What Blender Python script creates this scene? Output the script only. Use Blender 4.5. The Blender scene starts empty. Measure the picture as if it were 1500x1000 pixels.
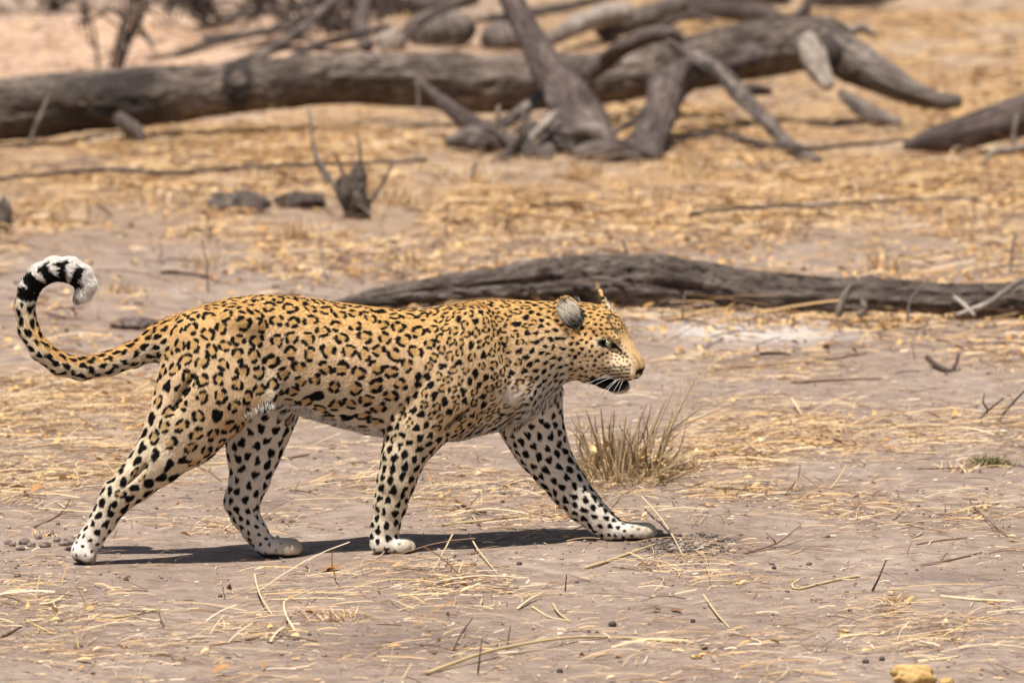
import bpy, bmesh, math, random
import numpy as np
from mathutils import Vector, Matrix
from mathutils.kdtree import KDTree

random.seed(7)
rng = np.random.default_rng(11)
S = bpy.context.scene
COL = S.collection

# ------------------------------------------------------------------ camera
F = 8333.0                     # focal length in photo pixels (200 mm on 36 mm, 1500 px)
CAM_Y, CAM_Z, HOR = -13.5, 2.0, -424.0
TH = math.atan((500 - HOR) / F)
cd = bpy.data.cameras.new('camera')
cam = bpy.data.objects.new('camera', cd)
COL.objects.link(cam)
cam.location = (0, CAM_Y, CAM_Z)
cam.rotation_euler = (math.pi / 2 - TH, 0, 0)
cd.lens, cd.sensor_width = 200.0, 36.0
cd.clip_start, cd.clip_end = 0.5, 2000
cd.dof.use_dof = True
cd.dof.focus_distance = 13.5
cd.dof.aperture_fstop = 5.4
S.camera = cam

# ------------------------------------------------------------------ light
SUN_EL, SUN_AZ = math.radians(70), math.radians(208)      # azimuth clockwise from +Y
w = bpy.data.worlds.new('World')
S.world = w
w.use_nodes = True
wn = w.node_tree.nodes
sky = wn.new('ShaderNodeTexSky')
sky.sky_type = 'NISHITA'
sky.sun_disc = False
sky.sun_elevation, sky.sun_rotation = SUN_EL, SUN_AZ
sky.air_density, sky.dust_density = 1.0, 2.0
w.node_tree.links.new(sky.outputs[0], wn['Background'].inputs[0])
wn['Background'].inputs[1].default_value = 0.05
ld = bpy.data.lights.new('sun', 'SUN')
ld.energy, ld.angle, ld.color = 5.0, math.radians(0.55), (1.0, 0.945, 0.87)
sun = bpy.data.objects.new('sun', ld)
COL.objects.link(sun)
sdir = Vector((math.sin(SUN_AZ) * math.cos(SUN_EL), math.cos(SUN_AZ) * math.cos(SUN_EL), math.sin(SUN_EL)))
sun.rotation_euler = sdir.to_track_quat('Z', 'Y').to_euler()
sun.location = sdir * 30
S.view_settings.view_transform = 'Standard'
S.view_settings.look = 'None'
S.view_settings.gamma = 1
S.view_settings.exposure = 0.45
S.view_settings.use_curve_mapping = False
S.render.engine = 'CYCLES'
S.cycles.use_denoising = True

# ------------------------------------------------------------------ helpers
def P(px, py, y):
    """World point at depth y that the photo shows at pixel (px, py)."""
    dx, du = (px - 750) / F, (500 - py) / F
    d = np.array([dx, math.cos(TH) + du * math.sin(TH), -math.sin(TH) + du * math.cos(TH)])
    t = (y - CAM_Y) / d[1]
    return np.array([0, CAM_Y, CAM_Z]) + t * d

def pxm(y):
    return (y - CAM_Y) / F        # metres per photo pixel at depth y

def _hash(ix, iy, seed):
    h = (ix.astype(np.int64) * 374761393 + iy.astype(np.int64) * 668265263 + seed * 974634777) & 0x7fffffff
    h = ((h ^ (h >> 13)) * 1274126177) & 0x7fffffff
    return ((h ^ (h >> 16)) & 0xffff) / 65535.0

def vnoise(x, y, seed=0):
    x, y = np.asarray(x, float), np.asarray(y, float)
    ix, iy = np.floor(x), np.floor(y)
    fx, fy = x - ix, y - iy
    fx, fy = fx * fx * (3 - 2 * fx), fy * fy * (3 - 2 * fy)
    a, b = _hash(ix, iy, seed), _hash(ix + 1, iy, seed)
    c, d = _hash(ix, iy + 1, seed), _hash(ix + 1, iy + 1, seed)
    return (a + (b - a) * fx) * (1 - fy) + (c + (d - c) * fx) * fy

def fbm(x, y, octv=4, seed=0):
    s, a, t = 0, 0.5, 0
    for i in range(octv):
        s = s + a * vnoise(np.asarray(x) * 2 ** i, np.asarray(y) * 2 ** i, seed + i)
        t += a
        a *= 0.5
    return s / t

def smooth(a, b, x):
    t = np.clip((np.asarray(x, float) - a) / (b - a), 0, 1)
    return t * t * (3 - 2 * t)

MOUND = P(1005, 800, 0.35)
# level of the sand under the four feet
FEET = [(122, 826, -.140), (410, 816, .015), (575, 810, -.045), (930, 790.5, .128)]
FOOT_X = np.array([-2.0] + [P(*f)[0] for f in FEET] + [1.2])
FOOT_Z = np.array([0.0] + [P(*f)[2] for f in FEET] + [0.0])
def ground_z(x, y):
    x, y = np.asarray(x, float), np.asarray(y, float)
    near = np.exp(-((y - 0.0) / 1.2) ** 2)
    z = near * np.interp(x, FOOT_X, FOOT_Z)
    calm = 1 - 0.93 * np.exp(-((y - 0.03) / 0.25) ** 2) * (np.abs(x) < 1.4)
    z = z + calm * 0.035 * (fbm(x * 1.3 + 7, y * 0.9, 3, 3) - 0.5)
    z = z + calm * 0.016 * (fbm(x * 7 + 3, y * 7, 3, 9) - 0.5)
    z = z + 0.12 * smooth(6, 30, y) * (fbm(x * 0.35 + 2, y * 0.35, 3, 21) - 0.5)
    r = np.hypot((x - MOUND[0]) / 0.13, (y - MOUND[1]) / 0.16)
    z = z + 0.022 * np.exp(-r * r) * (0.7 + 0.6 * fbm(x * 40, y * 40, 3, 5))
    return z

def G(px, py):
    """Ground point seen at pixel (px, py)."""
    du = (500 - py) / F
    t = 0.0
    d = np.array([(px - 750) / F, math.cos(TH) + du * math.sin(TH), -math.sin(TH) + du * math.cos(TH)])
    z = 0.0
    for _ in range(4):
        t = (z - CAM_Z) / d[2]
        p = np.array([0, CAM_Y, CAM_Z]) + t * d
        z = float(ground_z(p[0], p[1]))
    return p

def mesh_from(name, V, Fc, mat=None, parent=None, smooth_sh=True):
    """V (n,3) array, Fc (m,k) array or list of arrays with equal k."""
    me = bpy.data.meshes.new(name)
    V = np.ascontiguousarray(V, np.float32)
    Fl = Fc if isinstance(Fc, list) else [Fc]
    me.vertices.add(len(V))
    me.vertices.foreach_set('co', V.ravel())
    loops = np.concatenate([f.ravel() for f in Fl]).astype(np.int32)
    cnt = np.concatenate([np.full(len(f), f.shape[1]) for f in Fl]).astype(np.int32)
    st = np.concatenate([[0], np.cumsum(cnt)[:-1]]).astype(np.int32)
    me.loops.add(len(loops))
    me.loops.foreach_set('vertex_index', loops)
    me.polygons.add(len(cnt))
    me.polygons.foreach_set('loop_start', st)
    me.update(calc_edges=True)
    if smooth_sh:
        me.polygons.foreach_set('use_smooth', np.ones(len(cnt), bool))
    me.validate()
    o = bpy.data.objects.new(name, me)
    COL.objects.link(o)
    if mat:
        me.materials.append(mat)
    if parent:
        o.parent = parent
    return o

def attr_col(me, name, arr):
    a = me.attributes.new(name, 'FLOAT_COLOR', 'POINT')
    c = np.ones((len(arr), 4), np.float32)
    c[:, :3] = arr
    a.data.foreach_set('color', c.ravel())

def attr_f(me, name, arr):
    a = me.attributes.new(name, 'FLOAT', 'POINT')
    a.data.foreach_set('value', np.ascontiguousarray(arr, np.float32))

def attr_v(me, name, arr):
    a = me.attributes.new(name, 'FLOAT_VECTOR', 'POINT')
    a.data.foreach_set('vector', np.ascontiguousarray(arr, np.float32).ravel())

def tag(o, label=None, cat=None, group=None, kind=None):
    if label: o['label'] = label
    if cat: o['category'] = cat
    if group: o['group'] = group
    if kind: o['kind'] = kind
    return o

def empty(name, loc):
    o = bpy.data.objects.new(name, None)
    COL.objects.link(o)
    o.location = loc
    o.empty_display_size = 0.05
    return o

def attach(child, parent):
    child.parent = parent
    child.matrix_parent_inverse = Matrix.Translation(-Vector(parent.location))

# ------------------------------------------------------------------ materials
class NT:
    def __init__(s, name):
        s.m = bpy.data.materials.new(name)
        s.m.use_nodes = True
        s.t = s.m.node_tree
        s.b = s.t.nodes['Principled BSDF']
        s.b.inputs['Specular IOR Level'].default_value = 0.25
    def n(s, typ, **kw):
        nd = s.t.nodes.new(typ)
        for k, v in kw.items():
            if k in nd.inputs: nd.inputs[k].default_value = v
            else: setattr(nd, k, v)
        return nd
    def l(s, a, b): s.t.links.new(a, b)
    def noise(s, scale, vec=None, detail=5, rough=0.6, out='Fac'):
        nd = s.n('ShaderNodeTexNoise')
        nd.inputs['Scale'].default_value = scale
        nd.inputs['Detail'].default_value = detail
        nd.inputs['Roughness'].default_value = rough
        if vec is not None: s.l(vec, nd.inputs['Vector'])
        return nd.outputs[out]
    def ramp(s, fac, stops):
        nd = s.n('ShaderNodeValToRGB')
        e = nd.color_ramp.elements
        while len(e) < len(stops): e.new(0.5)
        for i, (p, c) in enumerate(stops):
            e[i].position = p
            e[i].color = (*c, 1) if len(c) == 3 else c
        s.l(fac, nd.inputs[0])
        return nd.outputs[0]
    def mix(s, fac, a, b, mode='MIX'):
        nd = s.n('ShaderNodeMix', data_type='RGBA', blend_type=mode)
        for v, k in ((fac, 0), (a, 6), (b, 7)):
            if hasattr(v, 'is_output'): s.l(v, nd.inputs[k])
            elif k == 0: nd.inputs[0].default_value = v
            else: nd.inputs[k].default_value = (*v, 1)
        return nd.outputs[2]
    def math(s, op, a, b=0.0):
        nd = s.n('ShaderNodeMath', operation=op)
        for i, v in enumerate((a, b)):
            if hasattr(v, 'is_output'): s.l(v, nd.inputs[i])
            else: nd.inputs[i].default_value = v
        return nd.outputs[0]
    def mapping(s, vec, scale):
        nd = s.n('ShaderNodeMapping')
        nd.inputs['Scale'].default_value = scale
        s.l(vec, nd.inputs['Vector'])
        return nd.outputs[0]
    def bump(s, h, strength=0.5, dist=0.01):
        nd = s.n('ShaderNodeBump')
        nd.inputs['Strength'].default_value = strength
        nd.inputs['Distance'].default_value = dist
        s.l(h, nd.inputs['Height'])
        s.l(nd.outputs[0], s.b.inputs['Normal'])
    def color(s, c, rough=0.85):
        if hasattr(c, 'is_output'): s.l(c, s.b.inputs['Base Color'])
        else: s.b.inputs['Base Color'].default_value = (*c, 1)
        s.b.inputs['Roughness'].default_value = rough
    def coord(s): return s.n('ShaderNodeTexCoord').outputs['Object']
    def attr(s, name, out='Color'):
        return s.n('ShaderNodeAttribute', attribute_name=name).outputs[out]

def mat_ground():
    t = NT('dry_sand')
    p = t.coord()
    big = t.noise(1.6, p, 4)
    base = t.ramp(big, [(0.3, (0.305, 0.228, 0.178)), (0.5, (0.38, 0.290, 0.229)), (0.7, (0.455, 0.358, 0.288))])
    mid = t.noise(14, p, 6, 0.65)
    base = t.mix(t.ramp(mid, [(0.36, (0.75,) * 3), (0.58, (0.0,) * 3)]), base, (0.225, 0.165, 0.137))
    far = t.attr('far', 'Fac')
    base = t.mix(far, base, t.ramp(t.noise(2.5, p, 5, 0.7), [(0.32, (0.26, 0.165, 0.105)), (0.5, (0.42, 0.270, 0.145)), (0.68, (0.50, 0.365, 0.235))]))
    tint = t.n('ShaderNodeAttribute', attribute_name='tint')
    base = t.mix(tint.outputs['Fac'], base, tint.outputs['Color'])
    sp = t.n('ShaderNodeTexVoronoi', feature='F1')
    sp.inputs['Scale'].default_value = 85
    t.l(p, sp.inputs['Vector'])
    dots = t.math('LESS_THAN', sp.outputs['Distance'], 0.17)
    keep = t.math('GREATER_THAN', t.noise(9, p, 2), 0.54)
    base = t.mix(t.math('MULTIPLY', dots, keep), base, (0.13, 0.092, 0.075))
    fine = t.noise(260, p, 3, 0.7)
    base = t.mix(0.35, base, t.ramp(fine, [(0.35, (0.30,) * 3), (0.65, (0.72,) * 3)]), 'OVERLAY')
    t.color(base, 0.95)
    t.b.inputs['Specular IOR Level'].default_value = 0.1
    h = t.math('ADD', t.math('MULTIPLY', t.noise(30, p, 8, 0.65), 1.0), t.math('MULTIPLY', fine, 0.18))
    t.bump(h, 0.8, 0.026)
    return t.m

def mat_wood(name, cols, streak=1.0, bump=0.6):
    """Weathered wood: attribute 'wood' = (around, along, 0) in metres."""
    t = NT(name)
    v = t.attr('wood', 'Vector')
    g1 = t.noise(9, t.mapping(v, (4.5, 0.55, 1)), 8, 0.68)
    g2 = t.noise(34, t.mapping(v, (4.0, 0.4, 1)), 5, 0.6)
    g3 = t.noise(3.0, t.mapping(v, (1, 1, 1)), 4, 0.6)
    f = t.math('ADD', t.math('MULTIPLY', g1, 0.6 * streak), t.math('MULTIPLY', g3, 1 - 0.6 * streak))
    c = t.ramp(f, [(0.38, cols[0]), (0.5, cols[1]), (0.62, cols[2])])
    c = t.mix(t.ramp(g2, [(0.38, (0.9,) * 3), (0.52, (0,) * 3)]), c, tuple(x * 0.45 for x in cols[0]))
    ob = t.attr('scorch')
    c = t.mix(t.attr('scorch', 'Fac'), c, (0.035, 0.028, 0.026))
    t.color(c, 0.9)
    t.bump(t.math('ADD', g1, t.math('MULTIPLY', g2, 0.5)), bump, 0.03)
    return t.m

def mat_litter(name, stops, transl=0.0):
    t = NT(name)
    r = t.attr('rnd', 'Fac')
    c = t.ramp(r, stops)
    t.color(c, 0.7)
    if transl:
        t.b.inputs['Subsurface Weight'].default_value = 0
    return t.m

M = {}
M['ground'] = mat_ground()
M['grey_wood'] = mat_wood('weathered_grey_wood', [(0.045, 0.035, 0.030), (0.150, 0.118, 0.102), (0.36, 0.295, 0.25)])
M['trunk_wood'] = mat_wood('barkless_trunk_wood', [(0.055, 0.040, 0.032), (0.165, 0.126, 0.102), (0.38, 0.305, 0.25)])
M['brown_wood'] = mat_wood('brown_dead_wood', [(0.045, 0.033, 0.029), (0.112, 0.083, 0.072), (0.20, 0.155, 0.136)], 0.8, 0.4)
M['pale_wood'] = mat_wood('pale_dead_wood', [(0.18, 0.14, 0.115), (0.32, 0.265, 0.22), (0.47, 0.40, 0.34)], 0.8, 0.4)
M['rough_log'] = mat_wood('crumbling_log_wood', [(0.055, 0.041, 0.034), (0.175, 0.134, 0.112), (0.35, 0.285, 0.245)], 0.85, 1.0)
M['straw'] = mat_litter('dry_straw', [(0.0, (0.17, 0.10, 0.06)), (0.15, (0.36, 0.205, 0.095)), (0.38, (0.55, 0.355, 0.165)), (0.7, (0.66, 0.475, 0.275)), (1.0, (0.75, 0.63, 0.48))])
M['leaf'] = mat_litter('dead_leaf', [(0.0, (0.17, 0.085, 0.04)), (0.3, (0.40, 0.20, 0.072)), (0.6, (0.60, 0.375, 0.145)), (0.85, (0.69, 0.48, 0.235)), (1.0, (0.62, 0.52, 0.38))])
M['twig'] = mat_litter('dark_twig', [(0.0, (0.055, 0.038, 0.032)), (0.5, (0.15, 0.095, 0.07)), (1.0, (0.30, 0.20, 0.14))])
M['clod'] = mat_litter('soil_clod', [(0.0, (0.07, 0.055, 0.05)), (0.5, (0.16, 0.12, 0.10)), (1.0, (0.33, 0.27, 0.235))])
M['stem'] = mat_litter('dry_stem', [(0.0, (0.15, 0.098, 0.055)), (0.4, (0.33, 0.222, 0.12)), (0.75, (0.52, 0.395, 0.21)), (1.0, (0.70, 0.58, 0.38))])
M['green'] = mat_litter('green_blade', [(0.0, (0.08, 0.085, 0.03)), (0.6, (0.16, 0.15, 0.06)), (1.0, (0.34, 0.28, 0.14))])

# ------------------------------------------------------------------ ground
def build_ground():
    # rows: fine near the leopard, widening outwards; columns fan out with distance
    ys = [-2.6]
    while ys[-1] < 420:
        y = ys[-1]
        ys.append(y + (0.011 if y < 1.2 else 0.011 * (1 + (y - 1.2) * 0.6)))
    ys = [-60, -30, -16, -9, -6, -4, -3.2, -2.8] + ys
    ys = np.array(ys)
    u = np.concatenate([[-60, -20, -8, -4, -2.6, -2], np.linspace(-1.6, 1.6, 370), [2, 2.6, 4, 8, 20, 60]])
    W = 0.09 * np.maximum(ys - CAM_Y, 11.0) * 1.05
    X = u[None, :] * W[:, None]
    Y = np.repeat(ys[:, None], len(u), 1)
    Z = ground_z(X, Y)
    V = np.stack([X, Y, Z], -1).reshape(-1, 3)
    ny, nx = len(ys), len(u)
    i = np.arange(ny - 1)[:, None] * nx + np.arange(nx - 1)[None, :]
    Fc = np.stack([i, i + 1, i + nx + 1, i + nx], -1).reshape(-1, 4)
    o = mesh_from('ground', V, Fc, M['ground'])
    x, y = V[:, 0], V[:, 1]
    f = smooth(6.3, 10.5, y + 1.5 * (fbm(x * 0.9, y * 0.7, 3, 40) - 0.5)) * (1 - 0.75 * smooth(16, 21, y) * smooth(0.2, -1.2, x - 0.5))
    f *= 0.45 + 0.55 * smooth(0.36, 0.58, fbm(x * 1.1, y * 1.1, 4, 44))
    attr_f(o.data, 'far', f)
    # own colours of the soil: dug earth of the mound, pale dust before the log, damp patches
    tint = np.zeros((len(V), 4), np.float32)
    def patch(px, py, rx, ry, col, a):
        g = G(px, py)
        k = a * np.exp(-(((x - g[0]) / rx) ** 2 + ((y - g[1]) / ry) ** 2) ** 1.5) * (0.5 + fbm(x * 12, y * 12, 3, 60))
        k = np.clip(k, 0, 1)[:, None]
        tint[:, :3] = tint[:, :3] * (1 - k) + np.array(col) * k * 1.0
        tint[:, 3:] = np.maximum(tint[:, 3:], k)
    patch(1015, 798, 0.17, 0.16, (0.17, 0.125, 0.105), 1.0)
    patch(1110, 800, 0.14, 0.08, (0.20, 0.15, 0.125), 0.7)
    patch(1105, 480, 0.30, 0.42, (0.60, 0.53, 0.48), 1.6)
    patch(620, 935, 0.20, 0.16, (0.22, 0.165, 0.14), 0.7)
    patch(650, 850, 0.18, 0.16, (0.22, 0.165, 0.14), 0.5)
    patch(1390, 845, 0.16, 0.10, (0.22, 0.17, 0.145), 0.5)
    patch(40, 90, 1.6, 5.0, (0.52, 0.36, 0.26), 0.9)
    patch(330, 60, 1.5, 5.5, (0.52, 0.37, 0.27), 0.8)
    patch(120, 60, 1.5, 3.0, (0.53, 0.35, 0.25), 0.8)
    patch(1400, 40, 1.2, 5.0, (0.50, 0.38, 0.27), 0.7)
    a = o.data.attributes.new('tint', 'FLOAT_COLOR', 'POINT')
    k = tint[:, 3:]
    c = tint.copy()
    c[:, :3] = tint[:, :3] / np.maximum(k, 1e-4)
    # Fac output of the attribute node is the grey mean: keep strength in its own attribute
    a.data.foreach_set('color', np.concatenate([c[:, :3], np.ones_like(k)], 1).astype(np.float32).ravel())
    attr_f(o.data, 'tint_amount', k[:, 0])
    tag(o, 'pinkish grey bare sand with scattered straw', None, None, 'structure')
    return o
ground = build_ground()
for nd in M['ground'].node_tree.nodes:            # strength of the soil tint comes from its own attribute
    if nd.type == 'ATTRIBUTE' and nd.attribute_name == 'tint':
        for lk in list(nd.outputs['Fac'].links):
            sock = lk.to_socket
            am = M['ground'].node_tree.nodes.new('ShaderNodeAttribute')
            am.attribute_name = 'tint_amount'
            M['ground'].node_tree.links.new(am.outputs['Fac'], sock)

# ------------------------------------------------------------------ tubes (trunks, branches, stems)
def spline(pts, n):
    pts = np.asarray(pts, float)
    k = len(pts)
    seg = np.concatenate([[0], np.cumsum(np.linalg.norm(np.diff(pts[:, :3], axis=0), axis=1) + 1e-9)])
    t = np.linspace(0, seg[-1], n)
    out = np.zeros((n, pts.shape[1]))
    idx = np.clip(np.searchsorted(seg, t, 'right') - 1, 0, k - 2)
    for j in range(n):
        i = idx[j]
        s = (t[j] - seg[i]) / (seg[i + 1] - seg[i])
        p0, p1, p2, p3 = pts[max(i - 1, 0)], pts[i], pts[i + 1], pts[min(i + 2, k - 1)]
        out[j] = 0.5 * (2 * p1 + (p2 - p0) * s + (2 * p0 - 5 * p1 + 4 * p2 - p3) * s * s + (3 * p1 - p0 - 3 * p2 + p3) * s ** 3)
    return out, t

def su_(s): return s[:, None]
def tube_arrays(pts, n=40, m=12, ridge=0.0, lump=0.0, kr=10, seed=0, ridge_len=1.5, flat=1.0, crumble=0.0):
    """pts rows (x,y,z,r) -> V, quads, wood coords."""
    c, s = spline(pts, n)
    P3, R = c[:, :3], np.maximum(c[:, 3], 1e-4)
    T = np.gradient(P3, axis=0)
    T /= np.linalg.norm(T, axis=1)[:, None] + 1e-12
    ref = np.array([0.0, 0, 1]) if abs(T[:, 2]).mean() < 0.8 else np.array([0.0, 1, 0])
    A = np.cross(T, ref); A /= np.linalg.norm(A, axis=1)[:, None] + 1e-12
    B = np.cross(A, T)
    a = np.linspace(0, 2 * np.pi, m, endpoint=False)
    ca, sa = np.cos(a), np.sin(a)
    rad = np.repeat(R[:, None], m, 1)
    if ridge or lump:
        # periodic noise round the stem
        q = np.stack([ca, sa], 0)
        su = s[:, None]
        r1 = vnoise(a[None, :] / (2 * np.pi) * kr + 0.35 * np.sin(su * 2.1 + seed), su * ridge_len + seed * 3.7, seed)
        r1b = vnoise((a[None, :] - 2 * np.pi) / (2 * np.pi) * kr + 0.35 * np.sin(su * 2.1 + seed), su * ridge_len + seed * 3.7, seed)
        wgt = smooth(0.85, 1.0, a / (2 * np.pi))[None, :]
        r1 = r1 * (1 - wgt) + r1b * wgt
        r2 = fbm(ca[None, :] * 1.2 + 5 + su * 1.0 / (R.mean() * 3), sa[None, :] * 1.2 + 9 + su * 0.8 / (R.mean() * 3), 3, seed + 50)
        rad = rad * (1 + ridge * (r1 - 0.5) * 2 + lump * (r2 - 0.5) * 2)
    if crumble:
        w1 = fbm(ca[None, :] * R.mean() * 30 + su_(s) * 9 + seed, sa[None, :] * R.mean() * 30 - su_(s) * 5, 4, seed + 7)
        w2 = fbm(ca[None, :] * R.mean() * 90 + su_(s) * 34, sa[None, :] * R.mean() * 90 + su_(s) * 26, 3, seed + 17)
        rad = rad * (1 + crumble * ((w1 - .5) * 2 - .9 * smooth(.56, .68, w2)))
    V = P3[:, None, :] + rad[:, :, None] * (ca[None, :, None] * A[:, None, :] + flat * sa[None, :, None] * B[:, None, :])
    wood = np.stack([np.repeat((a * R.mean())[None, :], n, 0), np.repeat(s[:, None], m, 1) + seed * 1.31, np.full((n, m), seed * 0.7)], -1)
    V = V.reshape(-1, 3); wood = wood.reshape(-1, 3)
    i = np.arange(n - 1)[:, None] * m + np.arange(m)[None, :]
    j = np.arange(n - 1)[:, None] * m + (np.arange(m)[None, :] + 1) % m
    Q = np.stack([i, j, j + m, i + m], -1).reshape(-1, 4)
    # end caps as triangles folded to quads
    V = np.concatenate([V, [P3[0] - T[0] * R[0] * 0.3, P3[-1] + T[-1] * R[-1] * 0.3]])
    wood = np.concatenate([wood, [wood[0], wood[-2]]])
    k0, k1 = len(V) - 2, len(V) - 1
    e = np.arange(m); e2 = (e + 1) % m
    C0 = np.stack([np.full(m, k0), e2, e], -1)
    b = (n - 1) * m
    C1 = np.stack([np.full(m, k1), b + e, b + e2], -1)
    return V, Q, np.concatenate([C0, C1]), wood

def tube(name, pts, mat, parent=None, n=40, m=12, rnd=None, scorch=None, **kw):
    V, Q, C, wood = tube_arrays(pts, n, m, **kw)
    o = mesh_from(name, V, [Q, C], mat)
    attr_v(o.data, 'wood', wood)
    attr_f(o.data, 'scorch', np.zeros(len(V)) if scorch is None else scorch(V, wood))
    attr_f(o.data, 'rnd', np.full(len(V), 0.5 if rnd is None else rnd) + rng.normal(0, 0.03, len(V)))
    if parent is not None:
        attach(o, parent)
    return o

def pix(rows):
    """rows of (px, py, r_px, depth) -> rows of world x, y, z, radius."""
    out = []
    for px, py, r, y in rows:
        out.append([*P(px, py, y), r * pxm(y)])
    return np.array(out)

# ------------------------------------------------------------------ leopard
PX = 1.0 / 617.0
def ycl(x):                               # the walking line drifts slightly away from the camera
    return 0.13 * (x + 0.34)

# torso profile: px -> top, bottom, half width (m)
TORSO = np.array([
    (228, 492, 512, .022), (240, 478, 530, .045), (252, 468, 560, .066), (275, 455, 585, .088), (305, 445, 596, .100),
    (340, 436, 600, .103), (380, 432, 598, .090), (420, 433, 600, .086), (460, 438, 612, .096),
    (500, 444, 624, .107), (540, 449, 634, .114), (575, 453, 639, .110), (610, 454, 641, .108),
    (640, 450, 644, .112), (670, 444, 643, .104), (700, 440, 636, .098), (730, 439, 628, .092),
    (760, 440, 616, .088), (785, 441, 600, .082), (805, 442, 580, .076), (825, 445, 562, .069),
    (845, 452, 552, .058), (862, 470, 540, .035)], float)
TX, TT, TB, TW = [], [], [], []
for px, t, b, hw in TORSO:
    x = (px - 750) * PX
    TX.append(x)
    TT.append(P(px, t, ycl(x))[2]); TB.append(P(px, b, ycl(x))[2]); TW.append(hw)
TX = np.array(TX)
def tz(x):
    return np.interp(x, TX, TT), np.interp(x, TX, TB), np.interp(x, TX, TW)

# limb chains: (px, py, r_px), lateral offset of each node from the walking line, flatness of the cross-section
def chain(rows, flat):
    out = []
    for px, py, r, off in rows:
        x = (px - 750) * PX
        y = ycl(x) + off
        p = P(px, py, y)
        out.append((p, r * PX, flat))
    return out
LIMB = {
 'NH': chain([(292, 500, 44, -.048), (302, 545, 64, -.052), (298, 582, 68, -.060), (270, 628, 53, -.066), (232, 672, 37, -.070),
              (197, 706, 28, -.068), (169, 731, 22.5, -.064), (150, 763, 18.5, -.060), (132, 791, 17, -.057), (122, 808, 15.5, -.056)], .62),
 'FH': chain([(375, 540, 55, .045), (382, 585, 53, .055), (378, 622, 46, .060), (372, 660, 36, .062), (366, 700, 28.5, .058),
              (355, 733, 25, .054), (359, 754, 20, .050), (373, 777, 17, .046), (388, 797, 15, .044)], .72),
 'NF': chain([(690, 492, 36, -.046), (677, 528, 55, -.060), (648, 580, 56, -.066), (608, 632, 38, -.068), (591, 668, 31, -.068),
              (581, 703, 27, -.066), (572, 738, 23, -.060), (565, 769, 19.5, -.056), (561, 788, 18.5, -.054), (560, 796, 15, -.053)], .62),
 'FF': chain([(745, 540, 60, .050), (770, 585, 50, .060), (779, 622, 43, .066), (793, 655, 36, .068), (812, 686, 31.5, .068),
              (833, 714, 28, .062), (854, 739, 25, .056), (876, 759, 20.5, .050), (893, 772, 17.5, .046), (906, 778, 14, .045)], .75),
}
TAIL = [(262, 492, 24), (240, 499, 23), (220, 508, 20), (195, 519, 18), (160, 532, 16.5), (120, 540, 16), (88, 533, 15.5), (60, 513, 14.5), (42, 484, 14),
        (36, 450, 13.5), (43, 421, 14.5), (58, 403, 15.5), (79, 394, 16), (102, 395, 16.5), (118, 404, 15.5), (126, 417, 14), (122, 430, 11.5), (115, 438, 6)]
TAILN = [(P(px, py, ycl((px - 750) * PX) + 0.03 * smooth(70, 20, px)), r * PX) for px, py, r in TAIL]

# head frame
YAW = math.radians(25)
HO = P(860, 500, ycl(110 * PX) - 0.005)
HF = np.array([math.cos(YAW), -math.sin(YAW), 0.0])
HN = np.array([-math.sin(YAW), -math.cos(YAW), 0.0])        # towards the near side
HU = np.array([0, 0, 1.0])
def H(a, l, c):
    return HO + a * HF + l * HN + c * HU
HROT = np.stack([HF, HN, HU])

RES = 0.003
LO = np.array([-1.26, -0.36, -0.06]); HI = np.array([0.42, 0.32, 0.76])
NV = np.ceil((HI - LO) / RES).astype(int)
VOL = np.full(NV, 0.06, np.float32)
GXv = [(LO[i] + RES * np.arange(NV[i])).astype(np.float32) for i in range(3)]

def local(lo, hi):
    a = np.clip(np.floor((np.asarray(lo) - LO) / RES).astype(int), 0, NV - 1)
    b = np.clip(np.ceil((np.asarray(hi) - LO) / RES).astype(int) + 1, 1, NV)
    sl = tuple(slice(a[i], b[i]) for i in range(3))
    x, y, z = np.meshgrid(*[GXv[i][sl[i]] for i in range(3)], indexing='ij', sparse=True)
    return sl, x, y, z
def smin(a, b, k):
    h = np.maximum(k - np.abs(a - b), 0) / k
    return np.minimum(a, b) - h * h * k * 0.25
def smax(a, b, k):
    return -smin(-a, -b, k)
def add(lo, hi, fn, k, mode='add'):
    m = k + 0.012
    sl, x, y, z = local(np.asarray(lo) - m, np.asarray(hi) + m)
    d = fn(x, y, z).astype(np.float32)
    if mode == 'add': VOL[sl] = smin(VOL[sl], d, k)
    else: VOL[sl] = smax(VOL[sl], -d, k)

def cone_fn(pa, ra, pb, rb, flat):
    """Round cone whose lateral (y) extent is scaled by flat."""
    def fn(x, y, z):
        bx, by, bz = pb[0] - pa[0], (pb[1] - pa[1]) / flat, pb[2] - pa[2]
        L2 = bx * bx + by * by + bz * bz
        ax, ay, az = x - pa[0], (y - pa[1]) / flat, z - pa[2]
        t = np.clip((ax * bx + ay * by + az * bz) / L2, 0, 1)
        d = np.sqrt((ax - t * bx) ** 2 + (ay - t * by) ** 2 + (az - t * bz) ** 2)
        return d - (ra + t * (rb - ra))
    return fn
def add_cone(pa, ra, pb, rb, flat=1.0, k=0.02):
    r = max(ra, rb)
    add(np.minimum(pa, pb) - r, np.maximum(pa, pb) + r, cone_fn(pa, ra, pb, rb, flat), k)
def ell_fn(c, r, R):
    """Ellipsoid with centre c, radii r along the rows of R."""
    def fn(x, y, z):
        dx, dy, dz = x - c[0], y - c[1], z - c[2]
        q = [R[i, 0] * dx + R[i, 1] * dy + R[i, 2] * dz for i in range(3)]
        k0 = np.sqrt(sum((q[i] / r[i]) ** 2 for i in range(3)))
        k1 = np.sqrt(sum((q[i] / r[i] ** 2) ** 2 for i in range(3))) + 1e-6
        return np.where(k0 < 1e-3, -min(r), k0 * (k0 - 1) / k1)
    return fn
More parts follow.
